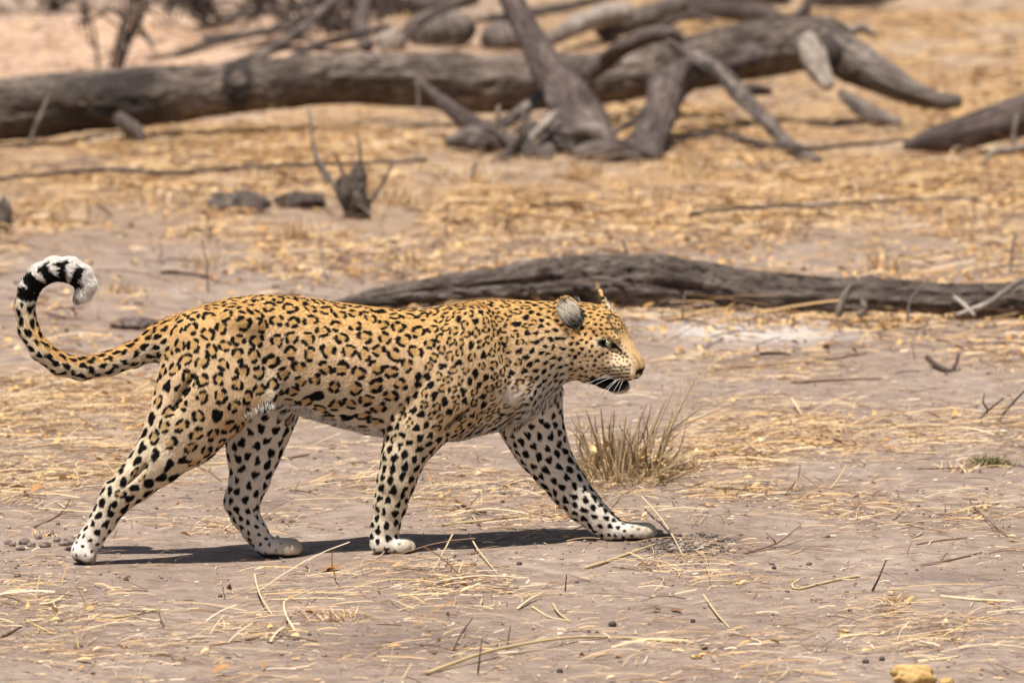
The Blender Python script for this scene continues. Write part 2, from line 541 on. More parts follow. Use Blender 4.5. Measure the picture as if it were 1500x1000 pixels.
def add_ell(c, r, R=np.eye(3), k=0.02, mode='add'):
    m = max(r)
    add(c - m, c + m, ell_fn(c, r, R), k, mode)

# torso
def torso_fn(x, y, z):
    t, b, hw = tz(x)
    h, zc = (t - b) / 2, (t + b) / 2
    dz = (z - zc) / h
    # narrower over the spine than low on the ribs
    hw = hw * (1.0 - 0.16 * np.clip(dz, 0, 1) ** 2)
    q = np.sqrt(((y - ycl(x)) / hw) ** 2 + dz ** 2)
    d = (q - 1) * np.minimum(hw, h)
    ends = np.maximum(TX[0] - x, x - TX[-1])
    return np.maximum(d, ends)
add([TX[0] - .01, -.3, .15], [TX[-1] + .01, .25, .66], torso_fn, 0.012)

for key, kk in (('NH', .03), ('FH', .03), ('NF', .028), ('FF', .028)):
    c = LIMB[key]
    for i in range(len(c) - 1):
        f = c[i][2] if i < 3 else c[i][2] + (0.82 - c[i][2]) * min(1, (i - 2) / 2)
        add_cone(c[i][0], c[i][1], c[i + 1][0], c[i + 1][1], f, kk if i < 4 else 0.012)

def PO(px, py, off):
    x = (px - 750) * PX
    return P(px, py, ycl(x) + off)
# muscles and folds: hip bone, flank fold, shoulder blade, triceps, chest, elbow, hock, carpal pad
def rot_xz(deg):
    a = math.radians(deg)
    return np.array([[math.cos(a), 0, math.sin(a)], [0, 1, 0], [-math.sin(a), 0, math.cos(a)]])
add_ell(PO(372, 560, -.078), (.055, .020, .075), rot_xz(20), .03)          # flank fold
add_ell(PO(355, 470, -.060), (.050, .028, .026), rot_xz(-10), .03)         # hip
add_ell(PO(285, 500, -.062), (.045, .025, .040), rot_xz(30), .03)
add_ell(PO(684, 496, -.066), (.040, .020, .058), rot_xz(-24), .05)        # shoulder blade
add_ell(PO(684, 496, .066), (.040, .020, .058), rot_xz(-24), .045)
add_ell(PO(627, 575, -.088), (.035, .022, .060), rot_xz(-30), .025)        # triceps
add_ell(PO(712, 560, -.080), (.050, .022, .045), rot_xz(-30), .03)         # shoulder point
add_ell(PO(760, 575, -.025), (.050, .060, .050), rot_xz(-20), .03)         # chest
add_ell(PO(585, 612, -.072), (.018, .016, .022), np.eye(3), .015)          # elbow
add_ell(PO(163, 716, -.064), (.010, .013, .022), rot_xz(30), .012)         # near hock
add_ell(PO(340, 738, .053), (.014, .014, .020), rot_xz(-10), .012)         # far hock
add_ell(PO(549, 772, -.056), (.008, .012, .010), np.eye(3), .01)           # carpal pads
add_ell(PO(874, 768, .048), (.010, .012, .008), np.eye(3), .01)
# tail
for i in range(len(TAILN) - 1):
    add_cone(TAILN[i][0], TAILN[i][1], TAILN[i + 1][0], TAILN[i + 1][1], 1.0, .03 if i < 2 else .008)
# paws: (heel, toe row, size)
GR = []
def paw(px0, py0, px1, py1, r0, r1, off, toe_spread, toe=.0125, drop=0):
    a, b = PO(px0, py0, off), PO(px1, py1, off)
    for s in (-.5, .5):
        o2 = np.array([0, s * .026, 0])
        add_cone(a + o2 * .8, r0 * PX, b + o2, r1 * PX, 1.0, .012)
    d = b - a; d /= np.linalg.norm(d)
    for s, f in ((-1.5, -.010), (-.5, .004), (.5, .004), (1.5, -.010)):
        c = b + d * f + np.array([0, s * toe_spread, 0])
        add_ell(c, (.020, toe * .64, toe), np.stack([d, [0, 1, 0], np.cross(d, [0, 1, 0])]), .004)
    for s in (-1, 0, 1):
        GR.append((b + d * .016 + np.array([0, s * toe_spread, toe * .5]), d))
def groove(c, r, deg, k): add_ell(c, r, rot_xz(deg), k, 'sub')
groove(PO(205, 690, -.098), (.045, .008, .006), 47, .014)       # behind the shin
groove(PO(612, 575, -.116), (.052, .010, .009), 62, .020)       # behind the triceps
groove(PO(747, 520, -.096), (.052, .012, .010), 95, .022)       # before the shoulder
groove(PO(392, 535, -.098), (.052, .012, .011), 100, .022)      # before the thigh
groove(PO(268, 575, -.112), (.050, .010, .008), 60, .022)       # thigh muscle
groove(PO(668, 610, -.104), (.040, .008, .008), 40, .016)       # upper arm
groove(PO(560, 745, -.088), (.035, .006, .004), 85, .010)       # forearm tendon
paw(121, 807, 128, 814, 15, 12, -.056, .018, .0145)
paw(393, 800, 428, 802, 13, 13, .043, .018, .0165)
paw(558, 797, 594, 799, 13, 11, -.053, .018, .0155)
paw(905, 777, 948, 778, 13, 12, .045, .018, .0165)
add_ell(PO(385, 803, .043), (.022, .022, .012), rot_xz(-20), .012)
add_ell(PO(908, 783, .045), (.020, .022, .011), np.eye(3), .01)

for c_, d_ in GR:
    add_ell(c_, (.013, .0026, .012), np.stack([d_, [0, 1, 0], np.cross(d_, [0, 1, 0])]), .004, 'sub')
# head
def he(a, l, c, r, k=.02, mode='add', tilt=0.0, both=False):
    t = math.radians(tilt)
    R0 = np.array([[math.cos(t), 0, math.sin(t)], [0, 1, 0], [-math.sin(t), 0, math.cos(t)]])
    for s in ((1, -1) if both else (1,)):
        add_ell(H(a, l * s, c), r, R0 @ HROT, k, mode)
def hc(p, ra, q, rb, k=.02, both=False):
    for s in ((1, -1) if both else (1,)):
        add_cone(H(p[0], p[1] * s, p[2]), ra, H(q[0], q[1] * s, q[2]), rb, 1.0, k)
he(-.010, 0, .018, (.082, .066, .073), .03)                  # cranium
he(.045, 0, .022, (.052, .052, .054), .03, tilt=-35)         # forehead
he(.005, .040, -.034, (.062, .034, .050), .03, both=True)    # cheeks
hc((.050, .046, -.012), .020, (.000, .060, -.005), .018, .02, True)   # cheek bones
he(.080, .032, .0225, (.024, .015, .0105), .009, both=True, tilt=-40)   # brow
hc((.080, 0, .006), .027, (.124, 0, -.043), .0215, .014)     # nose bridge
hc((.085, .017, -.024), .026, (.112, .014, -.055), .021, .018, True)
he(.106, .0195, -.066, (.031, .0205, .0215), .007, both=True, tilt=-12)
he(.100, .041, -.022, (.026, .013, .013), .012, 'sub', both=True, tilt=-45)     # hollow below the inner eye corner   # whisker pads
he(.135, 0, -.055, (.015, .0165, .013), .010, tilt=-20)      # nose
hc((.045, .036, -.040), .024, (.090, .026, -.058), .020, .02, True)       # cheek to whisker pad
hc((.020, .030, -.070), .025, (.078, .012, -.099), .015, .02, True)      # lower jaw
he(.088, 0, -.103, (.022, .018, .015), .012)                 # chin
he(.073, .050, .0020, (.0135, .010, .0066), .005, 'sub', both=True, tilt=-22)          # eye sockets
he(.080, .030, -.0905, (.032, .026, .0042), .006, 'sub', tilt=-4, both=True)        # mouth slit
he(.1475, .0085, -.064, (.006, .0045, .004), .003, 'sub', both=True, tilt=-30)       # nostrils
# ears: cupped shells
def frame(open_dir, up):
    e3 = np.asarray(open_dir, float); e3 /= np.linalg.norm(e3)
    e1 = np.asarray(up, float); e1 = e1 - e3 * (e1 @ e3); e1 /= np.linalg.norm(e1)
    return np.stack([e1, np.cross(e3, e1), e3])
EARS = [(H(-.024, .050, .066), frame((.30, -.80, .45), (-.20, .05, 1)), (.050, .038, .024)),
        (H(.022, -.052, .074), frame((.90, .05, .25), (-.05, .10, 1)), (.050, .037, .020))]
for c, R, r in EARS:
    sl, x, y, z = local(c - .06, c + .06)
    d = ell_fn(c, r, R)(x, y, z)
    cc = c + R[2] * .010 + R[0] * .001
    d = smax(d, -ell_fn(cc, (r[0] - .006, r[1] - .005, r[2] + .001), R)(x, y, z), .004)
    VOL[sl] = smin(VOL[sl], d.astype(np.float32), .010)

# ---- surface nets
def surface_nets(V):
    s = (V < 0)
    n = s[:-1, :-1, :-1].astype(np.int8)
    offs = [(i, j, k) for i in (0, 1) for j in (0, 1) for k in (0, 1)]
    tot = np.zeros(np.array(V.shape) - 1, np.int8)
    for i, j, k in offs:
        tot += s[i:V.shape[0] - 1 + i, j:V.shape[1] - 1 + j, k:V.shape[2] - 1 + k]
    act = (tot > 0) & (tot < 8)
    idx = np.argwhere(act)
    lut = np.full(act.shape, -1, np.int32)
    lut[act] = np.arange(len(idx))
    cv = np.stack([V[idx[:, 0] + i, idx[:, 1] + j, idx[:, 2] + k] for i, j, k in offs], 1)
    pos = np.zeros((len(idx), 3)); cnt = np.zeros(len(idx))
    for a in range(8):
        for b in range(a + 1, 8):
            oa, ob = np.array(offs[a]), np.array(offs[b])
            if np.abs(oa - ob).sum() != 1: continue
            va, vb = cv[:, a], cv[:, b]
            cr = (va < 0) != (vb < 0)
            t = va[cr] / (va[cr] - vb[cr])
            pos[cr] += oa + t[:, None] * (ob - oa)
            cnt[cr] += 1
    pos = idx + pos / cnt[:, None]
    quads = []
    for ax in range(3):
        o = [1, 1, 1]; o[ax] = 0
        A = s[tuple(slice(o[d], V.shape[d] - 1) for d in range(3))]
        B = s[tuple(slice(o[d] + (1 if d == ax else 0), V.shape[d] - 1 + (1 if d == ax else 0)) for d in range(3))]
        e = np.argwhere(A != B) + np.array(o)
        ins = s[e[:, 0], e[:, 1], e[:, 2]]
        u, v = (ax + 1) % 3, (ax + 2) % 3
        def cell(du, dv):
            q = e.copy(); q[:, u] -= du; q[:, v] -= dv
            return lut[q[:, 0], q[:, 1], q[:, 2]]
        q = np.stack([cell(1, 1), cell(0, 1), cell(0, 0), cell(1, 0)], 1)
        q[~ins] = q[~ins][:, ::-1]
        quads.append(q)
    q = np.concatenate(quads)
    return pos, q[(q >= 0).all(1)]
LV, LQ = surface_nets(VOL)
LV = LO + LV * RES
# keep the one big connected surface, relax it slightly
def components(nv, q):
    lab = np.arange(nv)
    e = np.concatenate([q[:, [0, 1]], q[:, [1, 2]], q[:, [2, 3]], q[:, [3, 0]]])
    for _ in range(2000):
        old = lab.copy()
        np.minimum.at(lab, e[:, 0], lab[e[:, 1]]); np.minimum.at(lab, e[:, 1], lab[e[:, 0]])
        lab = lab[lab]; lab = lab[lab]
        if (old == lab).all(): break
    return lab
lab = components(len(LV), LQ)
big = np.bincount(lab).argmax()
keep = lab == big
new = -np.ones(len(LV), int); new[keep] = np.arange(keep.sum())
LQ = new[LQ[keep[LQ[:, 0]]]]; LV = LV[keep]
E = np.concatenate([LQ[:, [0, 1]], LQ[:, [1, 2]], LQ[:, [2, 3]], LQ[:, [3, 0]]])
deg = np.bincount(E.ravel(), minlength=len(LV)).astype(float)
for it in range(4):
    acc = np.zeros_like(LV)
    for d in range(3):
        acc[:, d] = np.bincount(E[:, 0], LV[E[:, 1], d], len(LV)) + np.bincount(E[:, 1], LV[E[:, 0], d], len(LV))
    LV = LV + (0.5 if it % 2 == 0 else -0.48) * (acc / deg[:, None] - LV)
del VOL
FN = np.cross(LV[LQ[:, 2]] - LV[LQ[:, 0]], LV[LQ[:, 3]] - LV[LQ[:, 1]])
LN = np.zeros_like(LV)
for c in range(4):
    for d in range(3):
        LN[:, d] += np.bincount(LQ[:, c], FN[:, d], len(LV))
LN /= np.linalg.norm(LN, axis=1)[:, None] + 1e-12

# ---- which part of the animal a surface point belongs to, and which way its fur lies
SEG = []                                   # pa, pb, ra, rb, group, s0, s1, flow
for g, key in enumerate(('NH', 'FH', 'NF', 'FF')):
    c = LIMB[key]
    n = len(c) - 1
    for i in range(n):
        SEG.append((c[i][0], c[i + 1][0], c[i][1], c[i + 1][1], g + 2, i / n, (i + 1) / n))
PAWS = [(PO(122, 808, -.056), PO(138, 818, -.056), 2), (PO(388, 800, .043), PO(445, 806, .043), 3),
        (PO(560, 798, -.053), PO(610, 804, -.053), 4), (PO(906, 778, .045), PO(965, 780, .045), 5)]
for a, b, g in PAWS:
    SEG.append((a, b, .02, .02, g, 1.0, 1.2))
n = len(TAILN) - 1
for i in range(1, n):
    SEG.append((TAILN[i][0], TAILN[i + 1][0], TAILN[i][1], TAILN[i + 1][1], 6, (i - 1) / (n - 1), i / (n - 1)))
def classify(Q):
    """group (0 torso, 1 head, 2-5 limbs, 6 tail), arc position 0..1, flow direction, lateral sign."""
    N = len(Q)
    t, b, hw = tz(Q[:, 0])
    zc, h = (t + b) / 2, (t - b) / 2
    q = np.sqrt(((Q[:, 1] - ycl(Q[:, 0])) / hw) ** 2 + ((Q[:, 2] - zc) / h) ** 2)
    out = np.maximum(np.maximum(TX[0] - Q[:, 0], Q[:, 0] - TX[-1]), 0)
    best = np.where(out > 0, out + np.maximum(0, (q - 1) * np.minimum(hw, h)), (q - 1) * np.minimum(hw, h)) + .012
    flow = np.tile(np.array([-1.0, 0, -.28]), (N, 1)); wsum = np.exp(-np.maximum(best, -.02) / .012)
    fl = flow * wsum[:, None]
    grp = np.zeros(N, int); arc = np.clip((Q[:, 2] - b) / (t - b), 0, 1); lat = np.zeros(N)
    hl = (Q - HO) @ HROT.T
    dh = np.linalg.norm((hl - np.array([.03, 0, -.01])) / np.array([.12, .075, .115]), axis=1) * .1 - .1 + .005
    dh = np.minimum(dh, np.linalg.norm((hl - np.array([-.01, 0, .09])) / np.array([.07, .1, .06]), axis=1) * .06 - .06)
    m = dh < best
    grp[m] = 1; best = np.minimum(best, dh)
    hdir = -HF * 1.0 + np.sign(hl[:, 1:2]) * HN * .25 - HU * .25
    fl += hdir * np.exp(-np.maximum(dh, -.02) / .012)[:, None]
    for pa, pb, ra, rb, g, s0, s1 in SEG:
        d = pb - pa; L2 = d @ d
        tt = np.clip((Q - pa) @ d / L2, 0, 1)
        r = ra + tt * (rb - ra)
        dv = Q - pa - tt[:, None] * d
        dist = np.linalg.norm(dv, axis=1) - r
        if g < 6 and s0 < .35:
            dist = dist + (.012 if g in (2, 4) else .03) - .03 * s0
        m = dist < best
        grp[m] = g; arc[m] = (s0 + tt * (s1 - s0))[m]; lat[m] = (dv[:, 1] / np.maximum(r, .01))[m]
        best = np.minimum(best, dist)
        fl += (d / math.sqrt(L2)) * np.exp(-np.maximum(dist, -.02) / .012)[:, None]
    return grp, arc, fl, lat, hl

# ---- coat pattern: irregular seeds on the skin, each one a rosette or a solid spot
def spec(Q, grp, arc, hl, Nn):
    """radius (m), spacing (m), rosette amount 0..1, stretch along the fur"""
    px = Q[:, 0] / PX + 750
    R = np.full(len(Q), 12.0); sp = np.full(len(Q), 27.0); ro = np.ones(len(Q)); st = np.ones(len(Q))
    T = grp == 0
    u = smooth(600, 690, px)
    R = np.where(T, 10.8 - 4.0 * u, R); sp = np.where(T, 23.2 - 8.6 * u, sp)
    low = smooth(.36, .14, arc) * T
    R = R + .4 * low * (1 - u); sp = sp - 1.2 * low; ro = np.where(T, 1 - low * .35, ro); st = np.where(T, 1.05 + .4 * low, st)
    top = smooth(.9, .98, arc) * T
    R = R - 1.8 * top * (1 - u); sp = sp - 3.5 * top * (1 - u); ro = ro - .25 * top; st = st + .25 * top
    v = smooth(745, 800, px) * T
    R = R * (1 - v) + 4.0 * v; sp = sp * (1 - v) + 11 * v; ro = ro * (1 - v); st = st + .6 * v
    rump = smooth(330, 270, px) * T
    R = R - 1.2 * rump; sp = sp - 2.8 * rump
    hd = grp == 1
    f = smooth(.02, .10, hl[:, 0])
    R = np.where(hd, 3.3 - 1.3 * f, R); sp = np.where(hd, 8.2 - 2.5 * f, sp); ro = np.where(hd, 0, ro); st = np.where(hd, 1.35, st)
    def limb(g, tab):
        m = grp == g
        k = np.array(tab)
        for arr, c in ((R, 1), (sp, 2), (ro, 3), (st, 4)):
            arr[m] = np.interp(arc[m], k[:, 0], k[:, c])
    limb(2, [(0, 10, 22.5, 1, 1), (.25, 10.6, 23.5, .95, 1.1), (.38, 10.6, 23, .8, 1.25), (.5, 9.4, 19.5, .25, 1.35), (.7, 7.4, 16.5, 0, 1.35), (.85, 4.6, 13, 0, 1.2), (1.0, 2.4, 12, 0, 1), (1.2, 1.6, 13, 0, 1)])
    limb(3, [(0, 8, 20, 0, 1), (.4, 7.2, 18, 0, 1.2), (.65, 6.4, 15.5, 0, 1.3), (.8, 4.0, 11.5, 0, 1.3), (1, 2.8, 12, 0, 1), (1.2, 1.8, 13, 0, 1)])
    limb(4, [(0, 6.8, 14.8, .8, 1.15), (.25, 7, 15, .7, 1.2), (.35, 6.6, 14, .15, 1.3), (.5, 7.6, 15.5, 0, 1.4), (.7, 7.6, 15, 0, 1.35), (.85, 6, 14.5, 0, 1.2), (1, 2.8, 10, 0, 1), (1.2, 1.8, 10, 0, 1)])
    limb(5, [(0, 5.2, 13, 0, 1.2), (.3, 6, 14.8, 0, 1.3), (.55, 6.8, 16, 0, 1.25), (.75, 5.6, 13.5, 0, 1.25), (.88, 4, 11.5, 0, 1.1), (1, 3, 11, 0, 1), (1.2, 1.9, 10, 0, 1)])
    limb(6, [(0, 6.6, 14, 0, 1.5), (.35, 7, 14.5, 0, 1.6), (.55, 7.8, 15.5, 0, 1.4), (.7, 9.5, 18, 0, 1.1), (.74, 10, 20, 0, 1), (1, 10, 24, 0, 1)])
    return R * PX, sp * PX, np.clip(ro, 0, 1), st

vg, va, vf, vl, vh = classify(LV)
vf = vf - LN * np.einsum('ij,ij->i', vf, LN)[:, None]
vf /= np.linalg.norm(vf, axis=1)[:, None] + 1e-9
vR, vS, vRo, vSt = spec(LV, vg, va, vh, LN)
cand = rng.permutation(len(LV))[:95000]
seeds = np.zeros((6000, 3)); sds = np.zeros(6000); sidx = []; ns = 0
for i in cand:
    p = LV[i]
    if vg[i] == 6 and va[i] > .53: continue
    if ns:
        d2 = ((seeds[:ns] - p) ** 2).sum(1)
        lim = 0.5 * (sds[:ns] + vS[i]) * .86
        if (d2 < lim * lim).any(): continue
    seeds[ns] = p; sds[ns] = vS[i]; sidx.append(i); ns += 1
seeds = seeds[:ns]; sidx = np.array(sidx)
# even out the spacing: move each seed to the middle of the skin it owns
okv = ~((vg == 6) & (va > .53))
lw = 1 / vS ** 4
for it in range(4):
    kd0 = KDTree(ns)
    for i in range(ns): kd0.insert(seeds[i], i)
    kd0.balance()
    sub = np.flatnonzero(okv)[it % 3::3]
    own = np.array([kd0.find(p)[1] for p in LV[sub]])
    ws = np.bincount(own, lw[sub], ns)
    cen0 = np.stack([np.bincount(own, lw[sub] * LV[sub, d], ns) for d in range(3)], 1) / np.maximum(ws, 1e-12)[:, None]
    seeds = np.where((ws > 0)[:, None], seeds * .3 + cen0 * .7, seeds)
kdv = KDTree(len(LV))
for i in range(len(LV)): kdv.insert(LV[i], i)
kdv.balance()
sidx = np.array([kdv.find(p)[1] for p in seeds]); seeds = LV[sidx]
SR = vR[sidx] * rng.uniform(.82, 1.16, ns); SRo = vRo[sidx]; SSt = vSt[sidx] * rng.uniform(.85, 1.2, ns); SNn = LN[sidx]; SF = vf[sidx]
ang = rng.normal(0, .35, ns)
SB = np.cross(SNn, SF)
SU = SF * np.cos(ang)[:, None] + SB * np.sin(ang)[:, None]
SB = np.cross(SNn, SU)
nn = np.array([np.sort(((seeds - p) ** 2).sum(1))[1] for p in seeds]) ** .5
nn2 = np.array([np.sort(((seeds - p) ** 2).sum(1))[1:4].mean() for p in seeds]) ** .5
SR = np.minimum(np.clip(.47 * nn2, .88 * SR, 1.15 * SR), .55 * nn)
isro = rng.random(ns) < SRo
blobs = []                                 # each: list of (u, v, r) in units of the seed radius
for i in range(ns):
    if isro[i]:
        k = rng.integers(3, 5); a0 = rng.uniform(0, 6.28); bl = []
        drop = rng.integers(0, k) if (k > 3 and rng.random() < .40) else -1
        for j in range(k):
            a = a0 + (j + rng.uniform(-.2, .2)) * 2 * math.pi / k
            if j == drop: continue
            rr = rng.uniform(.69, .81); w0 = rng.uniform(.27, .35)
            da = rng.uniform(.26, .42) * 4 / k
            for q in (-da, 0, da):
                bl.append((rr * math.cos(a + q), rr * math.sin(a + q), w0 * (1 if q == 0 else .86)))
        blobs.append(bl)
    else:
        bl = [(rng.uniform(-.15, .15), rng.uniform(-.15, .15), rng.uniform(.55, .85))]
        a = rng.uniform(0, 6.28)
        for j in range(rng.integers(2, 4)):
            a += rng.uniform(1.2, 2.6); bl.append((.52 * math.cos(a), .52 * math.sin(a), rng.uniform(.32, .52)))
        blobs.append(bl)
MAXB = max(len(b) for b in blobs)
BL = np.zeros((ns, MAXB, 3)); BL[:, :, 2] = -9
for i, b in enumerate(blobs): BL[i, :len(b)] = b
kd = KDTree(ns)
for i in range(ns): kd.insert(seeds[i], i)
kd.balance()
cellh = 0.045
def pattern(Q, Nq):
    """signed spot distance (metres, <0 inside) and rosette centre amount"""
    sd = np.full(len(Q), .03); inner = np.zeros(len(Q))
    order = np.lexsort(np.floor((Q - LO) / cellh).astype(int).T)
    key = np.floor((Q - LO) / cellh).astype(int)
    kk = key[:, 0] * 1000000 + key[:, 1] * 1000 + key[:, 2]
    o = np.argsort(kk, kind='stable'); ks = kk[o]
    for i in range(ns):
        R = SR[i] * 1.9 * max(1, SSt[i])
        c0 = np.floor((seeds[i] - R - LO) / cellh).astype(int); c1 = np.floor((seeds[i] + R - LO) / cellh).astype(int)
        ids = []
        for a in range(c0[0], c1[0] + 1):
            for b in range(c0[1], c1[1] + 1):
                k0 = a * 1000000 + b * 1000 + c0[2]
                l, r = np.searchsorted(ks, k0), np.searchsorted(ks, k0 + (c1[2] - c0[2]), 'right')
                if r > l: ids.append(o[l:r])
        if not ids: continue
        ids = np.concatenate(ids)
        d = Q[ids] - seeds[i]
        ok = ((d * d).sum(1) < R * R * 1.3) & (np.abs(d @ SNn[i]) < R * .8) & ((Nq[ids] @ SNn[i]) > .1)
        ids = ids[ok]
        if not len(ids): continue
        d = d[ok]
        st = math.sqrt(SSt[i])
        u, v = (d @ SU[i]) / (SR[i] * st), (d @ SB[i]) / (SR[i] / st)
        u = u + .10 * np.sin(v * 2.6 + i); v = v + .10 * np.sin(u * 2.9 + 2 * i)
        f = np.full(len(ids), 9.0)
        for j in range(MAXB):
            if BL[i, j, 2] < 0: break
            f = np.minimum(f, np.hypot(u - BL[i, j, 0], v - BL[i, j, 1]) - BL[i, j, 2])
        sd[ids] = np.minimum(sd[ids], f * SR[i])
        if isro[i]:
            inner[ids] = np.maximum(inner[ids], smooth(.95, .45, np.hypot(u, v)))
    return sd, inner

OCH = np.array([.61, .370, .138]); TAN = np.array([.67, .490, .300]); CRE = np.array([.70, .59, .43]); WHT = np.array([.80, .76, .70])
BLK = np.array([.0095, .0085, .008]); INN = np.array([.52, .31, .105])
EYE = H(.0735, .0385, .0035)
def coat(Q, Nq):
    g, a, fl, lat, hl = classify(Q)
    N = len(Q)
    nz = fbm(Q[:, 0] * 60 + 9, Q[:, 2] * 60 + Q[:, 1] * 40, 3, 77) - .5
    c = np.tile(TAN, (N, 1))
    def lerp(c, col, k): return c * (1 - k[:, None]) + np.asarray(col) * k[:, None]
    T = (g == 0)
    side = np.abs(Q[:, 1] - ycl(Q[:, 0])) / np.interp(Q[:, 0], TX, TW)
    k = np.where(T, a, 0)
    c = np.where(T[:, None], lerp(lerp(np.tile(CRE * .96, (N, 1)), TAN, smooth(.16, .55, k)), OCH, smooth(.55, .97, k)), c)
    c = np.where(T[:, None], lerp(c, WHT, smooth(.15, .02, k) * .9), c)
    px = Q[:, 0] / PX + 750
    c = np.where(T[:, None], lerp(c, WHT, np.maximum(.42 * smooth(735, 790, px) * smooth(.40, .10, k), 0.0 * np.exp(-((px - 745) / 24) ** 2 - ((Q[:, 2] - P(745, 585, -.1)[2]) / .032) ** 2))), c)
    for gi in (2, 4):
        m = g == gi
        kk = np.clip(a, 0, 1.2)
        cc = lerp(np.tile(TAN if gi == 2 else TAN * .96, (N, 1)), CRE, smooth(.2, .5, kk))
        cc = lerp(cc, WHT, smooth(.55, 1.05, kk) * .75)
        cc = lerp(cc, WHT, smooth(.1, .7, lat))
        zz = smooth(.62, .75, Q[:, 2] / .62)
        cc = lerp(cc, OCH, smooth(.43, .57, Q[:, 2]) * .8)
        c = np.where(m[:, None], cc, c)
    for gi in (3, 5):
        m = g == gi
        cc = lerp(np.tile(WHT * .62 + CRE * .36, (N, 1)), CRE, smooth(-.2, .8, lat))
        cc = lerp(cc, CRE * .9, .35 * smooth(.95, 1.15, a))
        c = np.where(m[:, None], cc, c)
    m = g == 1
    cc = lerp(np.tile(CRE * .25 + TAN * .75, (N, 1)), OCH, smooth(-.045, .045, hl[:, 2]) * .95)
    cc = lerp(cc, WHT, smooth(-.075, -.12, hl[:, 2]) * .7)
    br = smooth(.060, .085, hl[:, 0]) * smooth(.029, .014, np.abs(hl[:, 1])) * smooth(.034, .012, hl[:, 2]) * smooth(-.075, -.05, hl[:, 2])
    cc = lerp(cc, [.58, .385, .185], br)                                        # plain bridge of the nose
    c = np.where(m[:, None], cc, c)
    m = g == 6
    cc = lerp(lerp(np.tile(CRE, (N, 1)), OCH * 1.05, smooth(-.003, .012, (Nq[:, 2]) * .02)), WHT, smooth(.45, .68, a))
    c = np.where(m[:, None], cc, c)
    sd, inner = pattern(Q, Nq)
    sd = sd + nz * .0014
    c = lerp(c, INN, inner * .7 * ((g == 0) | (g == 2) | (g == 4)))
    spot = smooth(.0005, -.0007, sd)
    # plain places: nose bridge, nose pad, inside of ears, round the eye
    chest = np.exp(-((px - 748) / 17) ** 2 - ((Q[:, 2] - P(748, 585, -.1)[2]) / .019) ** 2) * (g != 1) * (Q[:, 1] < ycl(Q[:, 0]))
    c = lerp(c, WHT, np.clip(chest * .8, 0, 1))
    spot = spot * (1 - np.clip(chest * 1.1 + nz * .5 * (chest > .2), 0, 1))
    spot = spot * (1 - (g == 1) * np.clip(br * 1.4, 0, 1))
    ap = smooth(.055, .075, hl[:, 0]) * (hl[:, 2] < -.05) * (g == 1)
    spot = spot * (1 - ap)
    c = lerp(c, BLK, spot)
    # rows of small dark dots on the whisker pads
    rows = np.abs(((hl[:, 2] + .16 - hl[:, 0] * .10) / .0085) % 1 - .5)
    cols = np.abs(((hl[:, 0] + .2) / .0105 + .5 * np.floor((hl[:, 2] + .16 - hl[:, 0] * .10) / .0085)) % 1 - .5)
    dots = smooth(.42, .32, np.hypot(rows * .85, cols * .7)) * ap * (hl[:, 2] > -.088) * (hl[:, 0] < .128)
    c = lerp(c, BLK, dots * .85)
    # tail bands
    cen = np.mean([t[0] for t in TAILN[8:16]], axis=0)
    od = (Q - cen) * np.array([1, 0, 1.0])
    outer = (od * Nq).sum(1) / (np.linalg.norm(od, axis=1) + 1e-9)
    tb = (g == 6) * smooth(.50, .53, a)
    band = np.zeros(N)
    for s0, s1, lo in ((.525, .565, 0), (.572, .622, 0), (.634, .682, 0), (.692, .735, 0), (.757, .808, 0), (.835, .862, 1)):
        up = (np.abs(a - (s0 + s1) / 2) < (s1 - s0) / 2 + nz * .045) * (1 if lo == 0 else smooth(.2, -.1, outer))
        band = np.maximum(band, up)
    # white line along the outer side of the curl
    band = band * smooth(.86, .66, outer + nz * .3 + .25 * smooth(.56, .64, a) - .25)
    band = np.maximum(band, smooth(.988, .998, a) * .6 * (nz > -.1))
    c = np.where((tb > .5)[:, None], lerp(np.tile(WHT, (N, 1)), BLK, band), c)
    # face marks (near and far side alike)
    al = np.abs(hl[:, 1]); he_ = hl - np.array([.0735, 0, .0035])
    e = np.hypot((hl[:, 0] - .0745) / .0175, (hl[:, 2] - .0020 + .30 * (hl[:, 0] - .0735)) / .0084)
    em = (g == 1) * (al > .022)
    c = lerp(c, [.72, .62, .46], em * smooth(1.9, 1.3, e) * smooth(1.0, 1.2, e) * .5)
    c = lerp(c, BLK, em * smooth(1.22, 1.0, e))
    tear = em * smooth(.0055, .0030, np.abs((hl[:, 2] + .001 + .9 * (hl[:, 0] - .086)))) * smooth(.084, .088, hl[:, 0]) * smooth(.108, .102, hl[:, 0])
    c = lerp(c, BLK, tear)
    wr = (g == 1) * smooth(.055, .065, hl[:, 0]) * smooth(.100, .090, hl[:, 0]) * smooth(.040, .032, al) * smooth(.022, .028, hl[:, 2]) * (np.abs(((hl[:, 0] * .8 + hl[:, 2] * .55 + al * .35) / .0095) % 1 - .5) < .17) * (nz > -.12)
    c = lerp(c, BLK * 4, wr * .8)
    sidn = (g == 1) * smooth(.0028, .0012, np.abs(al - .0165 - .15 * (.13 - hl[:, 0]))) * smooth(.098, .108, hl[:, 0]) * (hl[:, 2] < -.022) * (hl[:, 2] > -.062)
    c = lerp(c, [.24, .15, .075], sidn * .6)
    lip = (g == 1) * smooth(.0015, -.001, np.maximum(np.abs(hl[:, 2] + .0905 + .03 * (hl[:, 0] - .06)) - .0045 - .006 * smooth(.10, .055, hl[:, 0]), np.maximum(.030 - hl[:, 0], hl[:, 0] - .118)))
    c = lerp(c, BLK, lip)
    lowlip = (g == 1) * smooth(.002, -.002, np.hypot((hl[:, 0] - .072) / .040, (hl[:, 2] + .100) / .0155) * .012 - .012)
    c = lerp(c, BLK * 1.3, lowlip * .97)
